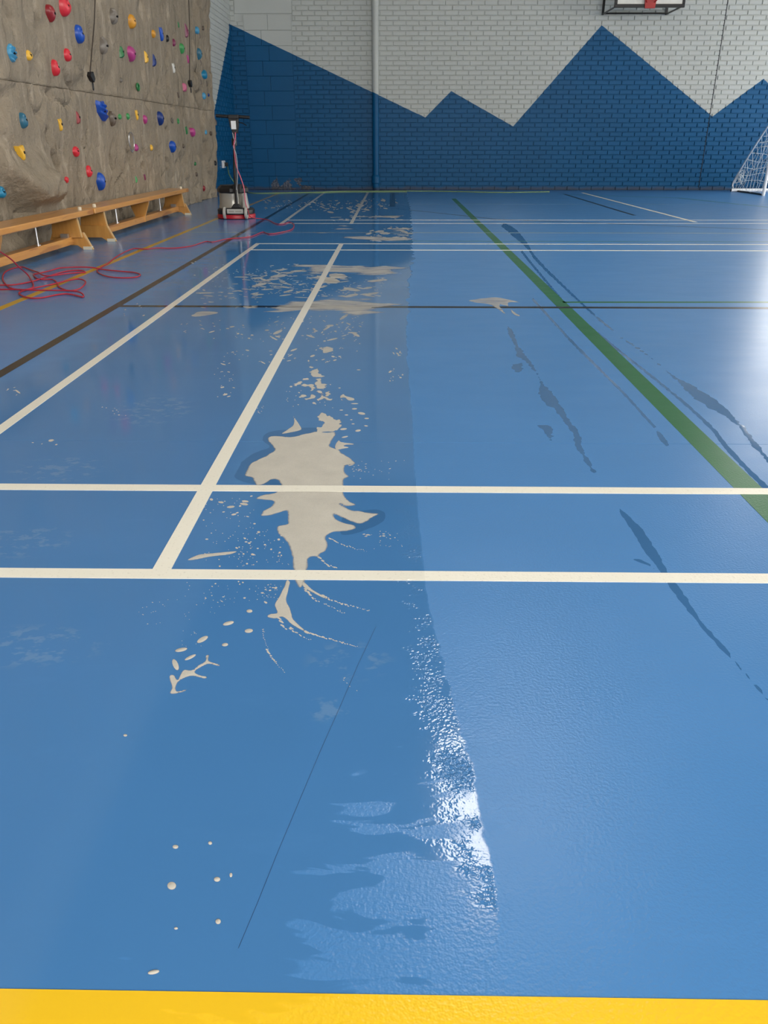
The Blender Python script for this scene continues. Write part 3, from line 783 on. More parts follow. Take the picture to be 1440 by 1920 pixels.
# ------------------------------------------------------------------ benches
def bench(yc, tlen, flen, label, yl):
    b = empty('gym_bench', (-2.8, yc, 0), label, 'bench', 'wooden gym benches')
    T = tlen/2; Fy = flen/2; zt = .305
    mb = MB(); mb.box((-.13, -T, zt-.045), (.13, T, zt)); mb.build('seat_board', M_WOOD, b, bevel=.008)
    MB().box((-.045, -Fy-.02, .045), (.045, Fy+.02, .105)).build('beam', M_WOOD, b, bevel=.005)
    for s in (-1, 1):
        y0 = s*Fy; t = .014
        lg = MB().prism([(-.105, zt-.045), (.105, zt-.045), (.125, .10), (-.125, .10)], 'y', y0-t, y0+t).build('leg', M_PLY, b, bevel=.003)
        MB().prism([(.1055, zt-.047), (.109, zt-.047), (.129, .10), (.1255, .10)], 'y', y0-t, y0+t).build('pale_edge', M_PALEWOOD, lg)
        yf = y0+s*.0285
        ft = MB().prism([(-.13, .14), (.13, .14), (.195, .0), (.12, .0), (.07, .035), (-.07, .035), (-.12, .0), (-.195, .0)], 'y', yf-.014, yf+.014).build('foot', M_PLY, b, bevel=.003)
        for q in (-1, 1):
            MB().box((q*.155-.037, yf-.018, .0005), (q*.155+.037, yf+.018, .026)).build('rubber_pad', M_RUBBERW, ft)
        MB().prism([(.1315, .138), (.1365, .138), (.2, .002), (.196, .002)], 'y', yf-.014, yf+.014).build('pale_edge', M_PALEWOOD, ft)
        MB().box((-.03, y0-s*.05-.02, .105), (.03, y0-s*.05+.02, .135)).build('bracket', M_STEEL, b)
        for xx in (.07,):
            MB().lathe([(.016, zt-.002), (.016, zt+.022), (.011, zt+.027)], (xx, s*(T-.16), 0), 14).build('peg', M_RUBBERW, b, smooth=True)
    MB().prism([(-.11, zt-.045), (.11, zt-.045), (.10, .22), (.055, .105), (.05, .045), (-.05, .045), (-.055, .105), (-.10, .22)], 'y', -.014, .014).build('leg', M_PLY, b, bevel=.003)
    MB().box((-.03, .02, .105), (.03, .06, .13)).build('bracket', M_STEEL, b)
    for y in (-yl, yl):
        r = MB().tube([(0, y, .105), (0, y, zt-.044)], .006, 8); r.lathe([(.02, .105), (.02, .109)], (0, y, 0), 12)
        r.build('rod', M_STEEL, b, smooth=True)
    return b
bench(9.14, 3.46, 2.90, 'far varnished wooden bench, its whole length in view', .80)
bench(5.62, 3.50, 2.80, 'near varnished wooden bench cut off by the left edge', .80)

# ------------------------------------------------------------------ floor machine
fm = empty('floor_machine', (-1.95, 10.2, 0), 'grey and black rotary floor scrubbing machine with red skirt and tall handle', 'floor machine')
MB().lathe([(.215, .004), (.228, .008), (.23, .04), (.222, .052)], n=48).build('skirt', M_REDSK, fm, smooth=True)
MB().lathe([(.219, .05), (.222, .06), (.222, .10), (.205, .115)], n=48).build('brush_housing', M_BLACK, fm, smooth=True)
hs = MB().lathe([(.175, .112), (.178, .13), (.168, .16), (.165, .27), (.168, .285)], (-.035, .06, 0), 40).build('motor_housing', M_HOUS, fm, smooth=True)
cap = MB().lathe([(.18, .283), (.19, .295), (.19, .335), (.15, .372), (.05, .376)], (-.035, .06, 0), 8).build('motor_cap', M_BLACK, fm, bevel=.006)
MB().box((.0, -.12, .285), (.10, .0, .385)).build('switch_cover', M_BLACK, fm, bevel=.01)
MB().prism([(.105, .115), (.175, .115), (.15, .29), (.12, .29)], 'y', -.15, -.04).build('side_fairing', M_PALEG, fm, bevel=.012)
for s in (-1, 1):
    w = MB().lathe([(.02, -.014), (.06, -.016), (.068, -.010), (.068, .010), (.06, .016), (.02, .014)], (.03+s*.128, -.205, .072), 28, 'x').build('wheel', M_PALEG, fm, smooth=True)
    MB().lathe([(.022, -.019), (.022, .019)], (.03+s*.128, -.205, .072), 16, 'x').build('hub', M_BLACK, w, smooth=True)
MB().box((-.078, -.228, .062), (.138, -.17, .128)).build('axle_box', M_BLACK, fm, bevel=.004)
pl = MB().box((-.066, -.234, .068), (.126, -.2275, .118)).build('name_plate', M_PALEG, fm, bevel=.002); pl['label'] = 'pale name plate'
for k, (u0, u1) in enumerate(((-.045, .02), (.032, .105))):
    MB().box((u0, -.2352, .084), (u1, -.2338, .1)).build('lettering', M_HOUS, pl)
MB().prism([(-.02, .128), (.10, .128), (.07, .175), (.015, .175)], 'y', -.21, -.15).build('hinge_block', M_BLACK, fm, bevel=.006)
MB().prism([(.02, .17), (.075, .17), (.065, .37), (.04, .37)], 'y', -.185, -.165).build('handle_shroud', M_HOUS, fm, bevel=.006)
MB().tube([(.045, -.18, .15), (.05, -.17, .55), (.075, -.15, .98)], .017, 14).build('handle_tube', M_BLACKM, fm, smooth=True)
cb = MB().prism([(.022, 1.085), (.135, 1.08), (.13, 1.0), (.112, .93), (.06, .93), (.035, 1.0)], 'y', -.19, -.12).build('control_box', M_BLACK, fm, bevel=.006)
lp = MB().box((.05, -.1935, .972), (.107, -.1895, 1.058)).build('label_plate', M_WHITEP, cb); lp['label'] = 'white label plate'
MB().box((.066, -.1945, 1.02), (.09, -.193, 1.042)).build('symbol', M_BLACK, lp) if False else None
hb = MB().box((.02, -.19, 1.078), (.14, -.12, 1.122)).build('handle_yoke', M_BLACK, fm, bevel=.008)
for s, xa, xb, za in ((-1, .02, -.122, 1.112), (1, .14, .262, 1.093)):
    MB().tube([(xa, -.155, 1.102), (xb, -.155, za)], .018, 14).build('grip', M_BLACK, fm, smooth=True)
MB().tube([(.13, -.16, 1.045), (.18, -.165, 1.035), (.225, -.17, 1.01)], .005, 8).build('lever', M_BLACKM, fm, smooth=True)
MB().lathe([(.028, .80), (.03, .82), (.03, .86), (.028, .88)], (.066, -.155, 0), 14).build('cord_clip', M_BLACK, fm, smooth=True)
MB().tube(spline([(.062, -.20, .935), (.072, -.2, .88), (.085, -.19, .84), (.062, -.2, .79), (.085, -.2, .7), (.088, -.2, .55), (.075, -.2, .42), (.06, -.2, .33)]), .006, 8).build('cord', M_CABLEG, fm, smooth=True)
MB().tube(spline([(.095, -.2, .94), (.09, -.2, .88), (.07, -.2, .83), (.068, -.2, .72), (.08, -.2, .58), (.12, -.2, .46), (.15, -.2, .34), (.155, -.2, .2), (.165, -.2, .15)]), .006, 8).build('cord', M_CABLEP, fm, smooth=True)

# red extension cable over the floor
Zc = .0065
CAB = [(551, 421), (547, 430), (525, 436), (505, 438.7), (492, 435.5), (470, 443.7), (440, 447), (425, 448), (400, 453.7), (385, 453), (360, 461), (330, 465), (300, 466), (275, 469.5), (250, 468.7), (225, 480), (205, 493), (190, 501),
       (182, 507), (188, 513.5), (205, 519), (230, 521), (255, 519.5), (263, 515), (252, 511), (230, 509), (208, 507), (190, 505), (170, 504), (150, 503.5), (130, 504), (108, 505.5), (90, 508.5), (73, 512.5), (63, 515), (69, 522), (80, 524), (98, 524),
       (107, 530), (109, 536), (116, 541), (130, 545), (145, 543), (158, 537), (160, 530), (148, 526), (130, 528.5), (95, 534), (60, 541), (40, 546.5), (36, 551), (45, 556), (60, 559), (80, 558), (105, 553), (125, 551), (145, 554.5), (155, 557), (156, 553.5), (145, 550), (125, 548), (60, 547), (0, 544),
       (-60, 541), (-60, 536), (0, 534.6), (25, 534), (50, 530), (73, 524), (100, 515), (125, 508.5), (150, 507), (160, 510.5), (140, 512), (110, 518), (92, 520), (80, 518.5), (70, 512), (55, 505), (42, 500.6), (25, 503), (10, 510), (5, 520), (8, 530), (20, 540), (40, 543.5), (55, 541.5), (62.5, 537), (60, 528), (52, 519)]
cpts = [(-1.785, 10.0, .15), (-1.76, 9.96, .09), (-1.72, 9.9, .03)]+[tuple(G(*q, Zc)) for q in [(500, 412), (518, 419.5), (532, 419.5), (543, 416.5)]]+[tuple(G(*q, Zc)) for q in CAB]
cpts += [tuple(OnTilt(*q, -2.47, 0)) for q in [(35, 502), (20, 488), (0, 475), (-30, 458), (-60, 446)]]
sp = spline(cpts, 6)
mb = MB(); zz = []
for i, v in enumerate(sp): v.z = max(v.z, .0062)+(.010 if (i//23) % 4 == 1 and i > 60 else 0)
for _ in range(6):
    for i in range(1, len(sp)-1): sp[i].z = (sp[i-1].z+sp[i].z*2+sp[i+1].z)/4
mb.tube(sp, .0046, 8)
tag(mb.build('extension_cable', M_CABLER, smooth=True), 'red cable lying in loops across the floor to the machine', 'cable')

# socket, plug and green cable along the back wall
so = OnTilt(417.5, 308, LW0, LWK)
sk = empty('wall_socket', (so.x, so.y, so.z), 'small white wall socket at the end of the climbing wall', 'socket')
MB().box((-.004, -.075, -.06), (.035, .075, .06)).build('box', M_WHITEP, sk, bevel=.005)
MB().box((.035, -.03, -.03), (.039, .03, .03)).build('faceplate', M_PALEG, sk)
pg = MB(); pg.box((.0, -.03, -.035), (.055, .03, .03)); q_ = (so.x+.039, so.y, so.z)
pl_ = pg.build('power_plug', M_BLACK, None, bevel=.006); pl_.location = q_; tag(pl_, 'black power plug in the white wall socket', 'plug')
gpts = [(so.x+.085, so.y, so.z-.02), tuple(AtY(430, 328, 15.5)), tuple(AtY(443, 346, 15.6)), tuple(AtY(458, 357.5, 15.6))]+[tuple(G(*q, .007)) for q in [(475, 362), (510, 362), (560, 361), (600, 360.3), (640, 358.9), (700, 358.6), (760, 358.3), (820, 358.6), (900, 360.2), (950, 360.8), (990, 360.2), (1030, 359.6)]]
tag(MB().tube(spline(gpts, 6), .0085, 8).build('extension_cable', M_CABLEY, smooth=True), 'thin green cable along the foot of the back wall', 'cable')

# ------------------------------------------------------------------ drain pipe
dp = empty('drain_pipe', (-.405, WALL_Y-.11, 0), 'vertical pipe on the brick wall, pale above and blue below', 'pipe')
MB().lathe([(.058, .14), (.058, 5.9)], n=24).build('pipe', M_MURAL, dp, smooth=True)
MB().lathe([(.066, .12), (.078, .13), (.078, .24), (.066, .26), (.06, .27)], n=24).build('collar', M_MURAL, dp, smooth=True)
MB().tube(spline([(0, 0, .15), (0, 0, .08), (.01, .01, .03), (.015, .02, .004)], 4), [.062]*12+[.058], 18).build('shoe', M_MURAL, dp, smooth=True)
for z in (1.5, 3.3): MB().box((-.075, .02, z), (.075, .1, z+.03)).build('bracket', M_MURAL, dp)

# ------------------------------------------------------------------ basketball backboard
bb = empty('basketball_backboard', (4.21, 15.6, 2.885), 'white basketball backboard with black frame, lower edge only in view', 'backboard')
MB().box((-.545, -.01, .04), (.545, .01, .86)).build('board', M_BOARD, bb)
fr = MB()
fr.box((-.585, -.022, 0), (.585, .022, .05)); fr.box((-.585, -.022, .85), (.585, .022, .9)); fr.box((-.585, -.022, .05), (-.54, .022, .85)); fr.box((.54, -.022, .05), (.585, .022, .85))
fr.build('frame', M_BLACKM, bb, bevel=.004)
MB().prism([(-.085, -.015), (.085, -.015), (.10, .14), (.12, .28), (-.12, .28), (-.10, .14)], 'y', -.05, -.024).build('ring_plate', M_REDM, bb, bevel=.004)
MB().tube([(.225*math.cos(t), -.36+.225*math.sin(t), .2) for t in [2*math.pi*k/32 for k in range(33)]], .01, 8, caps=False).build('ring', M_REDM, bb, smooth=True)
MB().box((-.04, -.15, .17), (.04, -.05, .21)).build('ring_arm', M_REDM, bb)
for s in (-1, 1):
    xx = s*.555; xw = .02+s*.565
    MB().tube([(xx, .02, .02), (xw, 1.0, .03)], .014, 8).build('support_arm', M_BLACKM, bb)
    MB().tube([(xx, .02, .88), (xw, 1.0, .9)], .014, 8).build('support_arm', M_BLACKM, bb)
    MB().box((xw-.02, .975, .02), (xw+.02, .995, .93)).build('wall_post', M_BLACKM, bb)
MB().box((-.56, .978, .03), (.6, .995, .055)).build('wall_rail', M_BLACKM, bb)
MB().tube([(.12, .02, .30), (.48, .6, .75)], .012, 8).build('brace', M_BLACKM, bb)
for s in (-1, 1):
    MB().tube([(s*.225*math.cos(.4), -.36, .2), (s*.06, -.05, .07)], .007, 6).build('ring_brace', M_REDM, bb)

# ------------------------------------------------------------------ goal
GX, GY0, GY1, GH, GW = 6.38, 14.85, 16.1, 1.22, 1.15
GX1 = GX+2.6
go = empty('football_goal', (GX, GY0, 0), 'small white football goal with a sagging net at the right edge', 'goal')
def loc(p): return (p[0]-GX, p[1]-GY0, p[2])
for x in (GX, GX1):
    MB().tube([loc((x, GY0, .0)), loc((x, GY0, GH))], .028, 14).build('post', M_WHITEP, go, smooth=True)
    side = [(x, GY0, GH), (x, GY0+.12, GH-.01), (x, GY0+.33, 1.09), (x, GY0+.73, .775), (x, GY0+1.1, .46), (x, GY0+1.33, .25), (x, GY0+1.43, .13), (x, GY0+1.37, .055), (x, GY0+1.15, .03)]
    MB().tube(spline([loc(p) for p in side], 6), .014, 10).build('net_hoop', M_WHITEP, go, smooth=True)
    MB().tube([loc((x, GY0, .018)), loc((x, GY0+1.15, .018))], .016, 10).build('base_bar', M_BLACKM, go, smooth=True)
MB().tube([loc((GX, GY0, GH)), loc((GX1, GY0, GH))], .028, 14).build('crossbar', M_WHITEP, go, smooth=True)
MB().tube([loc((GX-.12, GY0+1.15, .032)), loc((GX1+.1, GY0+1.15, .032))], .03, 16).build('ground_bar', M_WHITEP, go, smooth=True)
MB().lathe([(.024, -.003), (.024, .004)], loc((GX-.123, GY0+1.15, .032)), 14, 'x').build('bar_end', M_BLACK, go)
def hoop_z(t):      # height of the side net at depth t behind the post
    P_ = [(0, GH), (.12, GH-.01), (.33, 1.09), (.73, .775), (1.1, .46), (1.33, .25), (1.43, .13)]
    for (a, za), (b, zb) in zip(P_[:-1], P_[1:]):
        if t <= b: return za+(zb-za)*(t-a)/(b-a)
    return .1
rn = random.Random(8)
net = MB()
for x in (GX, GX1):
    for k in range(1, 11):
        t = k*.13; zt_ = hoop_z(t); pts = []
        for j in range(9):
            f_ = j/8; pts.append(loc((x+.05*math.sin(f_*3.1)*rn.uniform(.4, 1), GY0+t+.02*math.sin(f_*9+k)+(.03*rn.uniform(-1, 1) if 0 < j < 8 else 0), .03+(zt_-.03)*f_)))
        net.tube(spline(pts, 3), .0035, 4, caps=False)
    for k in range(1, 9):
        z = k*.13; ts = [t*.05 for t in range(28) if hoop_z(t*.05) > z]
        if len(ts) > 2:
            pts = [loc((x+.03*math.sin(t*5+k), GY0+t, z+.05*math.sin(t*6+k*2)-.06*math.sin(math.pi*t/ts[-1]))) for t in ts]; net.tube(pts, .0035, 4, caps=False)
    pts = [loc((x+.03, GY0+.05+.95*u, 1.05-.95*u+.12*math.sin(u*9))) for u in [q/14 for q in range(15)]]; net.tube(pts, .005, 4, caps=False)
for k in range(1, 22):       # back panel of the net
    xx = GX+k*.118; pts = []
    for j in range(10):
        y_ = .12+1.28*j/9; pts.append(loc((xx+.03*math.sin(j+k), GY0+y_, hoop_z(y_)-.06*math.sin(j*.7)+.0)))
    net.tube(pts, .0035, 4, caps=False)
for j in range(9):
    y_ = .3+1.05*j/8; net.tube([loc((GX+(GX1-GX)*u/12, GY0+y_+.02*math.sin(u*2), hoop_z(y_)-.05-.03*math.sin(u*1.9+j))) for u in range(13)], .0035, 4, caps=False)
tag(net.build('net', M_NET, go), None, None, kind='stuff')
# tangled knot of cord at the back corner
mb = MB(); pts = [loc((GX+.03+rn.uniform(-.05, .05), GY0+1.22+rn.uniform(-.12, .12), .26+rn.uniform(-.13, .1))) for _ in range(16)]
mb.tube(spline(pts, 5), .007, 5); mb.build('knotted_cord', M_NET, go, smooth=True)

# ------------------------------------------------------------------ soap foam and water on the floor
def poly_sdf(X, Y, poly):
    """positive inside"""
    P = np.array(poly); n = len(P); d = np.full(X.shape, 1e9); ins = np.zeros(X.shape, bool)
    for i in range(n):
        a, b = P[i], P[(i+1) % n]; e = b-a; L = (e**2).sum()+1e-12
        t = np.clip(((X-a[0])*e[0]+(Y-a[1])*e[1])/L, 0, 1)
        d = np.minimum(d, (X-a[0]-t*e[0])**2+(Y-a[1]-t*e[1])**2)
        c = (a[1] > Y) != (b[1] > Y)
        xi = a[0]+(Y-a[1])*e[0]/(e[1] if abs(e[1]) > 1e-12 else 1e-12)
        ins ^= c & (X < xi)
    d = np.sqrt(d); return np.where(ins, d, -d)
def film(polys, cell, amp=0, nsc=(20, 20), seed=0, thick=.02, z0=.00015, z1=.0008, smooth_poly=True, amp2=0, nsc2=(8, 8)):
    pp = []
    for po in polys:
        g = [G(*q) for q in po]
        if smooth_poly: g = spline(g, 4, closed=True)
        pp.append([(v.x, v.y) for v in g])
    al = np.array([q for p in pp for q in p]); m = cell*3+abs(amp)+abs(amp2)
    x0, y0 = al.min(0)-m; x1, y1 = al.max(0)+m
    nx, ny = int((x1-x0)/cell)+2, int((y1-y0)/cell)+2
    gx = x0+np.arange(nx)*cell; gy = y0+np.arange(ny)*cell; X, Y = np.meshgrid(gx, gy)
    S = np.full(X.shape, -1e9)
    for p in pp: S = np.maximum(S, poly_sdf(X, Y, p))
    if amp: S = S+amp*fbm(X*nsc[0], Y*nsc[1], seed)
    if amp2: S = S+amp2*fbm(X*nsc2[0], Y*nsc2[1], seed+50)
    vid = {}; vs = []; th = []; fs = []
    def corner(i, j):
        k = (i, j)
        if k not in vid:
            s = S[j, i]; f = 1-math.exp(-s/thick); vid[k] = len(vs); vs.append((gx[i], gy[j], z0+(z1-z0)*f)); th.append(f)
        return vid[k]
    def cut(i, j, i2, j2):
        k = (i, j, i2, j2) if (i, j) < (i2, j2) else (i2, j2, i, j)
        if k not in vid:
            a, b = S[k[1], k[0]], S[k[3], k[2]]; t = a/(a-b)
            vid[k] = len(vs); vs.append((gx[k[0]]+(gx[k[2]]-gx[k[0]])*t, gy[k[1]]+(gy[k[3]]-gy[k[1]])*t, z0)); th.append(0.0)
        return vid[k]
    inn = S > 0; any_ = inn[:-1, :-1] | inn[1:, :-1] | inn[:-1, 1:] | inn[1:, 1:]
    for j, i in zip(*np.nonzero(any_)):
        cs = [(i, j), (i+1, j), (i+1, j+1), (i, j+1)]; out = []
        for q in range(4):
            a, b = cs[q], cs[(q+1) % 4]; ia, ib = inn[a[1], a[0]], inn[b[1], b[0]]
            if ia: out.append(corner(*a))
            if ia != ib: out.append(cut(*a, *b))
        if len(out) >= 3: fs.append(tuple(out))
    return vs, fs, th
def film_obj(name, data, mat, label, cat, group=None, kind=None):
    vs, fs, th = data; c = np.mean(np.array(vs), axis=0); c[2] = 0
    me = bpy.data.meshes.new(name); me.from_pydata([(v[0]-c[0], v[1]-c[1], v[2]) for v in vs], [], fs); me.update()
    at = me.attributes.new('thick', 'FLOAT', 'POINT'); at.data.foreach_set('value', [float(t) for t in th])
    me.materials.append(mat); me.polygons.foreach_set('use_smooth', [True]*len(me.polygons))
    o = bpy.data.objects.new(name, me); COL.objects.link(o); o.location = c
    return tag(o, label, cat, group, kind)
def z4(l): return [(x/2.88+300, y/2.88+600) for x, y in l]
def z5(l): return [(x/2.618+250, y/2.618+950) for x, y in l]
def z3(l): return [(x/2.88+300, y/2.88+350) for x, y in l]
def z7(l): return [(x/2.4+840, y/2.4+400) for x, y in l]
def z8(l): return [(x/3.273+1000, y/3.273+900) for x, y in l]
def zf(l): return [(x/4.8+440, y/4.8+340) for x, y in l]
def zs(l): return [(x/6+480, y/6+640) for x, y in l]
MAIN = [(501, 822), (515, 817), (543, 819), (571, 813.5), (595, 809), (612, 811), (627, 809), (629, 816), (622, 828), (619, 836), (633, 843), (647, 853), (668, 869), (648, 874), (647, 885), (655, 893), (647, 900), (647, 912), (647, 930), (655, 938), (668, 947), (648, 949),
        (638, 945), (654, 954), (689, 961), (713, 963), (699, 971), (678, 982), (660, 980), (647, 975), (626, 963), (630, 974), (645, 979), (664, 985), (665, 993), (645, 996), (624, 998), (613, 1007), (616, 1018), (612, 1032), (600, 1040), (607, 1052), (590, 1044), (578, 1048), (578, 1064), (574, 1085), (569, 1102), (558, 1102), (550, 1083),
        (546, 1045), (540, 1022), (528, 1008), (517, 999), (519, 986), (540, 983), (540, 972), (539, 958), (520, 962), (508, 967), (488, 969), (488, 963), (505, 950), (511, 941), (495, 938), (477, 935), (494, 928), (516, 923), (527, 912), (520, 901), (508, 899), (498, 906), (487, 910), (478, 909), (473, 897), (456, 893), (460, 885), (464, 876), (472, 868), (494, 856), (513, 845), (508, 836)]
film_obj('foam_puddle', film([MAIN], .0055, .006, (35, 35), 1, .010), M_FOAM, 'large pale grey soap foam puddle across the two white lines', 'foam', 'foam puddles')
HAIR = zs([(745, 790), (800, 815), (850, 850), (890, 880), (945, 880), (950, 960), (920, 990), (860, 1015), (690, 1020), (680, 970), (740, 965), (765, 935), (715, 890), (640, 815), (700, 840)])
film_obj('foam_puddle', film([HAIR], .004, .016, (70, 26), 5, .006), M_FOAM, 'wispy foam patch touching the top of the large puddle', 'foam', 'foam puddles')
HORN = zs([(415, 830), (455, 885), (510, 970), (500, 1000), (400, 1025), (285, 1042), (350, 995), (415, 945), (425, 890)])
film_obj('foam_puddle', film([HORN], .005, .001, (40, 40), 7, .003), M_FOAM, 'small horn-shaped foam patch left above the large puddle', 'foam', 'foam puddles')
CL = [zs([(690, 300), (720, 350), (760, 395), (700, 410), (600, 385), (620, 345)]), zs([(700, 415), (750, 425), (740, 470), (800, 490), (760, 530), (690, 520), (675, 450)]),
      zs([(470, 460), (520, 425), (590, 400), (590, 430), (530, 445), (495, 490), (400, 515), (395, 505)]), zs([(525, 480), (640, 490), (650, 540), (620, 555), (590, 510), (545, 520)]),
      zs([(690, 560), (760, 565), (770, 610), (830, 640), (885, 650), (830, 680), (770, 640), (690, 665), (650, 660), (720, 620)]), zs([(610, 590), (650, 600), (670, 635), (560, 660), (550, 645), (620, 630)]),
      zs([(515, 605), (570, 608), (575, 620), (520, 625)]), zs([(770, 570), (840, 565), (820, 600), (780, 590)]), zs([(580, 210), (600, 190), (615, 250), (640, 300), (610, 305), (585, 270)])]
film_obj('foam_puddle', film(CL, .0045, .014, (60, 45), 9, .005), M_FOAM, 'broken cluster of foam scraps above the wispy patch', 'foam', 'foam puddles')
LOOP = zs([(945, 620), (985, 592), (1010, 615), (1100, 640), (1100, 665), (1040, 665), (1000, 635), (965, 640), (980, 665), (960, 668)])
film_obj('foam_puddle', film([LOOP], .005, .002, (50, 50), 10, .003), M_FOAM, 'small looped foam scrap right of the broken cluster', 'foam', 'foam puddles')
SPR = zs([(880, 1180), (935, 1110), (960, 1135), (1090, 1150), (1100, 1162), (1010, 1165), (985, 1180), (1040, 1195), (960, 1215), (900, 1225)])
film_obj('foam_puddle', film([SPR], .005, .004, (60, 30), 11, .003), M_FOAM, 'small forked foam splash at the right top corner of the large puddle', 'foam', 'foam puddles')
FIG = [(538, 1087), (544, 1094), (537, 1124), (544, 1141), (552, 1163), (576, 1186), (548, 1172), (530, 1157), (517, 1160), (501, 1157), (506, 1151), (520, 1149), (514, 1134), (524, 1118), (534, 1096)]
film_obj('foam_puddle', film([FIG], .004, .0012, (50, 50), 12, .003), M_FOAM, 'running-figure-shaped foam splash just below the nearest white line', 'foam', 'foam puddles')
ARC = [(570, 1090), (586, 1105), (614, 1121), (610, 1123), (592, 1115), (571, 1103), (566, 1096)]
film_obj('foam_puddle', film([ARC], .004, .001, (50, 50), 13, .003), M_FOAM, 'short curved foam tail right of the running-figure splash', 'foam', 'foam puddles')
ANT = z5([(175, 832), (200, 826), (216, 850), (236, 815), (250, 800), (288, 803), (320, 778), (350, 760), (355, 732), (372, 727), (370, 755), (392, 766), (425, 776), (418, 783), (372, 773), (340, 785), (302, 811), (330, 828), (362, 834), (350, 846), (290, 832), (245, 845), (216, 868), (212, 905), (240, 902), (272, 893), (240, 912), (180, 919), (188, 885)])
film_obj('foam_puddle', film([ANT], .0035, .0008, (60, 60), 14, .003), M_FOAM, 'antler-shaped branching foam splash on the open near floor', 'foam', 'foam puddles')
LONG = [(351, 1050), (372, 1040), (400, 1037), (432, 1034), (446, 1034), (430, 1040), (395, 1044), (365, 1050)]
film_obj('foam_puddle', film([LONG], .004, .001, (50, 50), 15, .003), M_FOAM, 'long thin foam streak right of the slanting white line corner', 'foam', 'foam puddles')
PA = z3([(700, 425), (740, 405), (820, 412), (900, 417), (1020, 424), (1110, 412), (1135, 432), (1180, 426), (1250, 418), (1262, 432), (1345, 440), (1345, 448), (1290, 450), (1240, 465), (1180, 480), (1000, 470), (900, 470), (800, 475), (770, 458), (740, 450)])
film_obj('foam_puddle', film([PA], .018, .16, (3, 11), 16, .14), M_FOAM, 'long foam smear crossing the slanting line just below the double lines', 'foam', 'foam puddles')
PB = z3([(545, 678), (640, 652), (700, 632), (800, 615), (900, 602), (930, 585), (955, 602), (1080, 608), (1190, 615), (1195, 628), (1270, 622), (1262, 643), (1220, 660), (1180, 687), (1060, 716), (980, 700), (900, 690), (830, 688), (700, 682), (610, 692), (590, 680)])
film_obj('foam_puddle', film([PB], .016, .15, (3, 11), 17, .14), M_FOAM, 'broad foam smear covering the thin black cross line', 'foam', 'foam puddles')
PC = z3([(175, 692), (220, 673), (310, 678), (292, 690), (192, 702)])
film_obj('foam_puddle', film([PC], .01, .01, (10, 20), 18, .003), M_FOAM, 'small oval foam patch near the outer slanting white line', 'foam', 'foam puddles')
PD = [zf([(700, 462), (830, 452), (900, 415), (985, 398), (1060, 412), (1060, 428), (930, 440), (860, 468), (760, 470)])]
film_obj('foam_puddle', film(PD, .02, .16, (2.5, 8), 19, .2), M_FOAM, 'thin slanting foam smear on the dull cream line', 'foam', 'foam puddles')
PE = [zf([(990, 502), (1100, 497), (1250, 495), (1440, 500), (1580, 490), (1600, 520), (1440, 533), (1200, 532), (1060, 522)])]
film_obj('foam_puddle', film(PE, .02, .16, (2.5, 8), 20, .2), M_FOAM, 'long flat foam smear just above the double white lines', 'foam', 'foam puddles')
PF = [zf([(1240, 450), (1440, 430), (1560, 400), (1590, 420), (1590, 470), (1440, 470), (1300, 470)])]
film_obj('foam_puddle', film(PF, .02, .26, (2.5, 8), 24, .2, amp2=.05), M_FOAM, 'ragged thin foam smear at the water edge near the far court', 'foam', 'foam puddles')
PH = [zf([(1015, 318), (1150, 308), (1440, 306), (1560, 300), (1590, 285), (1600, 300), (1440, 326), (1200, 322), (1040, 324)])]
film_obj('foam_puddle', film(PH, .03, .12, (3, 6), 21, .1), M_FOAM, 'farthest thin foam streak crossing the pipe reflection', 'foam', 'foam puddles')
PG = z7([(95, 392), (150, 384), (215, 378), (265, 386), (328, 402), (280, 400), (272, 415), (290, 435), (330, 466), (290, 452), (276, 428), (258, 415), (230, 410), (258, 452), (225, 432), (195, 412), (130, 402)])
film_obj('foam_puddle', film([PG], .008, .008, (20, 20), 22, .003), M_FOAM, 'lone forked foam splash on the dry side beside the green line', 'foam', 'foam puddles')
PI = zs([(750, 90), (790, 60), (860, 75), (870, 100), (800, 130), (755, 125)])
film_obj('foam_puddle', film([PI], .008, .01, (30, 30), 23, .003), M_FOAM, 'small foam scrap between broken cluster and the broad smear', 'foam', 'foam puddles')
# pale wipe through the film left of the near far puddles handled by flecks below

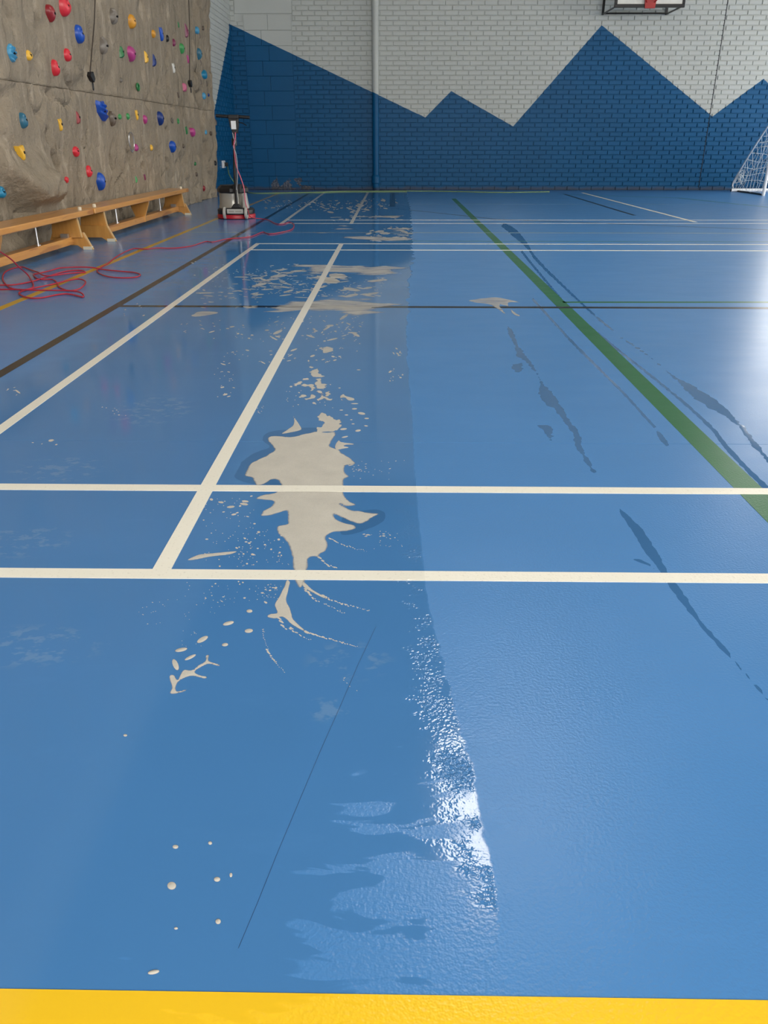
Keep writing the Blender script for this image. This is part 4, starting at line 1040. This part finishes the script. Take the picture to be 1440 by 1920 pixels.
def drop_data(px, py, w, h, rot=0, z1=.0012, n=14):
    c = G(px, py); ex = G(px+1, py)-c; ey = G(px, py-1)-c
    vs = [(c.x, c.y, z1)]; th = [1.0]; fs = []
    for ring, rr, zz, tt in ((0, .72, z1*.85, .9), (1, 1.0, .0001, 0)):
        for k in range(n):
            t = 2*math.pi*k/n; u, v = math.cos(t)*w/2*rr, math.sin(t)*h/2*rr
            a, b = u*math.cos(rot)-v*math.sin(rot), u*math.sin(rot)+v*math.cos(rot)
            p = c+ex*a+ey*b; vs.append((p.x, p.y, zz)); th.append(tt)
    for k in range(n):
        fs.append((0, 1+k, 1+(k+1) % n)); fs.append((1+k, 1+n+k, 1+n+(k+1) % n, 1+(k+1) % n))
    return vs, fs, th
GRP = 'small oval soap drops'
for (x, y, w, h, r, lab) in [(467, 573, 60, 20, .25, 'long slanted soap drop left of the topmost round drop near the running-figure splash'), (570, 513, 32, 18, 0, 'topmost small round soap drop left of the running-figure splash'),
                             (567, 610, 44, 22, .1, 'soap drop directly below the topmost round drop'), (340, 652, 66, 24, .5, 'steeply slanted large soap drop above the antler-shaped splash'),
                             (450, 678, 34, 18, .1, 'small soap drop right above the upper antler tip'), (235, 703, 66, 20, .2, 'leftmost flat soap drop above the antler-shaped splash'),
                             (280, 740, 66, 16, .45, 'narrow slanted soap drop closest above the antler-shaped splash')]:
    q = z5([(x, y)])[0]; film_obj('foam_drop', drop_data(*q, w/2.618, h/2.618, r), M_FOAM, lab, 'soap drop', GRP)
film_obj('foam_drop', drop_data(*z5([(207, 776)])[0], 11, 24, .4), M_FOAM, 'upright soap drop touching the antler-shaped splash', 'soap drop')
L2 = 'small oval soap drop right of the wispy foam patch'
for (x, y, w, h, r) in [(985, 988, 85, 24, .1), (1148, 1005, 70, 26, .15), (1238, 952, 48, 14, -.1), (1245, 868, 58, 16, 0), (1188, 812, 92, 30, -.15), (1108, 760, 66, 18, .05), (1110, 702, 92, 12, 0), (1018, 830, 44, 12, 0), (1092, 930, 40, 10, 0), (1072, 884, 30, 9, 0), (960, 775, 45, 9, 0), (1000, 1076, 80, 18, .2), (940, 526, 30, 10, 0), (1155, 322, 48, 9, 0)]:
    q = zs([(x, y)])[0]; film_obj('foam_drop', drop_data(*q, w/6, h/6, r), M_FOAM, L2, 'soap drop', 'soap drops right of the wispy patch')
for x, y, w, h, lab in [(322, 1661, 18, 16, 'largest round soap drop low on the near floor'), (407, 1649, 13, 10, 'soap drop right of the largest round drop'), (329, 1588, 12, 8, 'soap drop above the largest round drop'), (394, 1581, 8, 7, 'faint soap drop topmost on the open near floor right'),
                        (409, 1728, 11, 11, 'soap drop just above the yellow line, right one'), (330, 1741, 8, 5, 'flat small soap drop just above the yellow line, left one'), (235, 1379, 8, 5, 'lone white soap drop left on the near floor'), (433, 1641, 6, 9, 'tiny soap drop rightmost beside the largest round drop')]:
    film_obj('foam_drop', drop_data(x, y, w, h), M_FOAM, lab, 'soap drop')
film_obj('foam_drop', drop_data(288, 1823, 24, 9, .2), M_FOAM, 'longish soap smear right above the yellow line', 'soap drop')
HALO = [(440, 897), (446, 880), (458, 862), (480, 848), (505, 838), (492, 826), (500, 812), (530, 806), (590, 802), (600, 812), (560, 830), (530, 870), (540, 905), (500, 915), (470, 906)]
HALO2 = [(650, 965), (700, 955), (722, 962), (716, 980), (690, 992), (668, 1000), (640, 1003), (640, 985)]
film_obj('water_patch', film([HALO, HALO2], .006, .004, (30, 30), 41, z0=.0001, z1=.00014), M_WATER, 'dark wet rim around the large foam puddle', 'water')
# countless flecks and bubbles
rg = random.Random(21); FV, FF, FT = [], [], []
def fleck(px, py, w, h, rot=0):
    v, f, t = drop_data(px, py, w, h, rot, .0006, 7); o = len(FV); FV.extend(v); FT.extend(t); FF.extend([tuple(i+o for i in q) for q in f])
def scatter(x0, y0, x1, y1, n, w0, w1, asp=(.25, .5), rotj=.35, slope=0):
    for _ in range(n):
        u = rg.random(); x = x0+(x1-x0)*u; y = rg.uniform(y0, y1)+slope*u; w = w0*(w1/w0)**(rg.random()**2.2); fleck(x, y, w, max(1.0, w*rg.uniform(*asp)), rg.uniform(-rotj, rotj))
scatter(400, 495, 600, 560, 120, 3, 34, (.05, .16), .12); scatter(470, 505, 560, 552, 80, 4, 40, (.07, .18), .3)
scatter(560, 520, 720, 556, 110, 3, 40, (.08, .2), .2); scatter(600, 515, 640, 530, 8, 20, 50, (.15, .3))
scatter(370, 535, 500, 578, 40, 4, 50, (.05, .12), .1); scatter(360, 490, 420, 560, 14, 3, 10)
scatter(500, 592, 680, 640, 70, 3, 26, (.12, .3), .6); scatter(585, 620, 680, 690, 40, 3, 12, (.2, .5), .8, slope=-30)
scatter(400, 600, 520, 640, 26, 2, 12); scatter(340, 600, 400, 625, 10, 4, 18, (.15, .3), .6)
scatter(405, 668, 470, 692, 14, 3, 16, (.2, .35), .4, slope=-18); scatter(400, 690, 440, 745, 22, 2, 12, (.2, .4))
scatter(735, 650, 752, 668, 6, 6, 14, (.2, .4), 1.2); scatter(730, 690, 755, 740, 12, 2, 8, (.3, .8), .8)
scatter(480, 760, 500, 775, 12, 1.5, 4); scatter(535, 720, 625, 765, 30, 2, 8, (.3, .6)); scatter(485, 655, 560, 680, 16, 4, 18, (.12, .25), .6)
scatter(495, 376, 690, 394, 130, 2, 10, (.15, .35), .6); scatter(690, 372, 750, 392, 30, 2, 12, (.2, .4)); scatter(600, 385, 690, 400, 20, 6, 18, (.15, .3))
scatter(690, 425, 775, 452, 40, 4, 24, (.1, .25), .3); scatter(620, 404, 770, 414, 26, 4, 26, (.06, .15), .1)
scatter(380, 925, 490, 1065, 70, 1.5, 8, (.35, .8)); scatter(440, 990, 545, 1065, 70, 1.5, 7, (.4, .8)); scatter(410, 935, 470, 970, 8, 6, 22, (.25, .4), .2)
scatter(350, 1090, 520, 1130, 36, 1.5, 7, (.4, .8)); scatter(480, 1095, 530, 1125, 26, 1.5, 8); scatter(260, 1130, 440, 1175, 36, 1.2, 4, slope=-25); scatter(340, 1170, 380, 1215, 14, 1.2, 4)
scatter(690, 995, 760, 1030, 24, 1.5, 5); scatter(680, 1000, 720, 1006, 6, 6, 16, (.2, .4), .1); scatter(640, 860, 760, 900, 18, 1.5, 6); scatter(655, 870, 690, 885, 14, 3, 14, (.1, .2), -.5)
scatter(190, 755, 240, 780, 9, 2, 6); scatter(55, 820, 115, 835, 6, 3, 12); scatter(10, 725, 45, 745, 6, 4, 14, (.15, .3), .7)
scatter(230, 560, 270, 600, 8, 3, 9)
def arc_dots(pts, n, s0, s1, jit=2):
    sp_ = spline([Vector((x, y, 0)) for x, y in pts], 10)
    for k in range(n):
        u = k/n; p = sp_[int(u*(len(sp_)-1))]; w = (s0+(s1-s0)*u)*rg.uniform(.6, 1.4); fleck(p.x+rg.uniform(-jit, jit), p.y+rg.uniform(-jit, jit)*.6, w, w*.45, -.4)
arc_dots([(571, 1104), (590, 1124), (625, 1140), (650, 1152)], 26, 7, 2); arc_dots([(605, 1117), (630, 1129), (665, 1138), (695, 1146)], 34, 6, 2)
arc_dots([(575, 1185), (600, 1193), (635, 1203), (672, 1213)], 34, 7, 2.5, 1.5); arc_dots([(545, 1178), (560, 1190), (585, 1202)], 14, 6, 2)
arc_dots([(620, 1010), (650, 1024), (690, 1034)], 24, 5, 1.5); arc_dots([(600, 1045), (615, 1060), (635, 1065)], 14, 7, 3); arc_dots([(523, 1160), (530, 1172), (536, 1180)], 8, 9, 4)
arc_dots([(494, 1180), (497, 1205), (512, 1235), (535, 1262)], 34, 2.5, 2.5, 1.5); arc_dots([(500, 1218), (508, 1232), (516, 1242)], 12, 6, 3, 1.5)
arc_dots([(645, 1270), (650, 1280), (678, 1302)], 6, 3, 3)
film_obj('soap_flecks', (FV, FF, FT), M_FOAM, 'scattered tiny soap flecks and bubbles on the wet floor', 'soap flecks', kind='stuff')

# water trails on the dry side
def ribbon(pts, w):
    L, Rr = [], []
    P_ = spline([Vector((x, y, 0)) for x, y in pts], 5)
    for i, p in enumerate(P_):
        d = (P_[min(i+1, len(P_)-1)]-P_[max(i-1, 0)]).normalized(); n_ = Vector((-d.y, d.x, 0)); u = i/(len(P_)-1)
        ww = np.interp(u, np.linspace(0, 1, len(w)), w)/2; L.append((p.x+n_.x*ww, p.y+n_.y*ww)); Rr.append((p.x-n_.x*ww, p.y-n_.y*ww))
    return L+Rr[::-1]
WK = dict(z0=.0001, z1=.0003, smooth_poly=False)
W1 = z7([(268, 505), (295, 535), (312, 590), (350, 640), (385, 690), (430, 770), (480, 820), (540, 920), (592, 990), (605, 1060), (682, 1195), (640, 1150), (580, 1060), (560, 990), (480, 880), (440, 862), (410, 812), (415, 770), (400, 720), (345, 662), (306, 640), (300, 590), (270, 540)])
film_obj('water_trail', film([W1], .007, .008, (40, 40), 31, **WK), M_WATER, 'long dark water trail below the lone forked foam splash', 'water', 'water trails')
W7 = z8([(528, 175), (580, 215), (680, 310), (770, 460), (830, 570), (940, 720), (1040, 880), (1200, 1060), (1460, 1365), (1435, 1350), (1180, 1065), (1015, 885), (880, 720), (800, 590), (690, 450), (590, 290), (540, 215)])
W7b = z8([(603, 484), (650, 488), (720, 515), (745, 548), (700, 525), (640, 502)])
film_obj('water_trail', film([W7, W7b], .005, .004, (60, 60), 32, **WK), M_WATER, 'dark water trail crossing the nearest white line on the right', 'water', 'water trails')
film_obj('water_trail', film([ribbon(z7([(380, 385), (440, 450), (560, 580), (660, 680), (800, 820), (932, 965)]), [4, 4, 5, 4, 5])], .006, .003, (40, 40), 33, **WK), M_WATER, 'thin dark water trail just left of the green line', 'water', 'water trails')
film_obj('water_patch', film([ribbon(z7([(940, 978), (965, 1015), (990, 1045)]), [5, 9, 5])], .006, .004, (40, 40), 34, **WK), M_WATER, 'short dark wet dab at the end of the thin trail', 'water')
film_obj('water_trail', film([ribbon(z7([(330, 170), (420, 280), (560, 440), (760, 610), (1000, 800), (1180, 960), (1260, 1060), (1400, 1205), (1460, 1260)]), [4, 4, 4, 4, 7, 9, 9])], .007, .004, (40, 40), 35, **WK), M_WATER, 'thin dark water trail just right of the green line', 'water', 'water trails')
film_obj('water_trail', film([ribbon(z7([(245, 50), (290, 80), (350, 140), (400, 210), (500, 310), (650, 450), (745, 530)]), [8, 14, 5, 5, 4, 3])], .01, .006, (20, 20), 36, **WK), M_WATER, 'far dark water trail running right of the green line', 'water', 'water trails')
W6 = z7([(1028, 742), (1100, 775), (1190, 830), (1260, 885), (1320, 955), (1300, 955), (1240, 910), (1160, 868), (1080, 810)])
film_obj('water_trail', film([ribbon(z7([(780, 560), (900, 640), (1030, 748)]), [2, 3, 3]), W6, ribbon(z7([(1315, 950), (1370, 1030), (1470, 1140)]), [8, 9, 9])], .007, .010, (35, 35), 37, **WK), M_WATER, 'ragged dark water trail near the right edge glare', 'water', 'water trails')
W3 = z7([(410, 955), (450, 955), (475, 990), (470, 1028), (440, 1010), (430, 985)])
film_obj('water_patch', film([W3], .006, .014, (40, 40), 38, **WK), M_WATER, 'small ragged dark wet patch left of the long trail, lower one', 'water')
W2 = z7([(288, 680), (330, 673), (338, 698), (320, 718), (298, 712)])
film_obj('water_patch', film([W2], .006, .012, (40, 40), 39, **WK), M_WATER, 'small ragged dark wet patch left of the long trail, upper one', 'water')
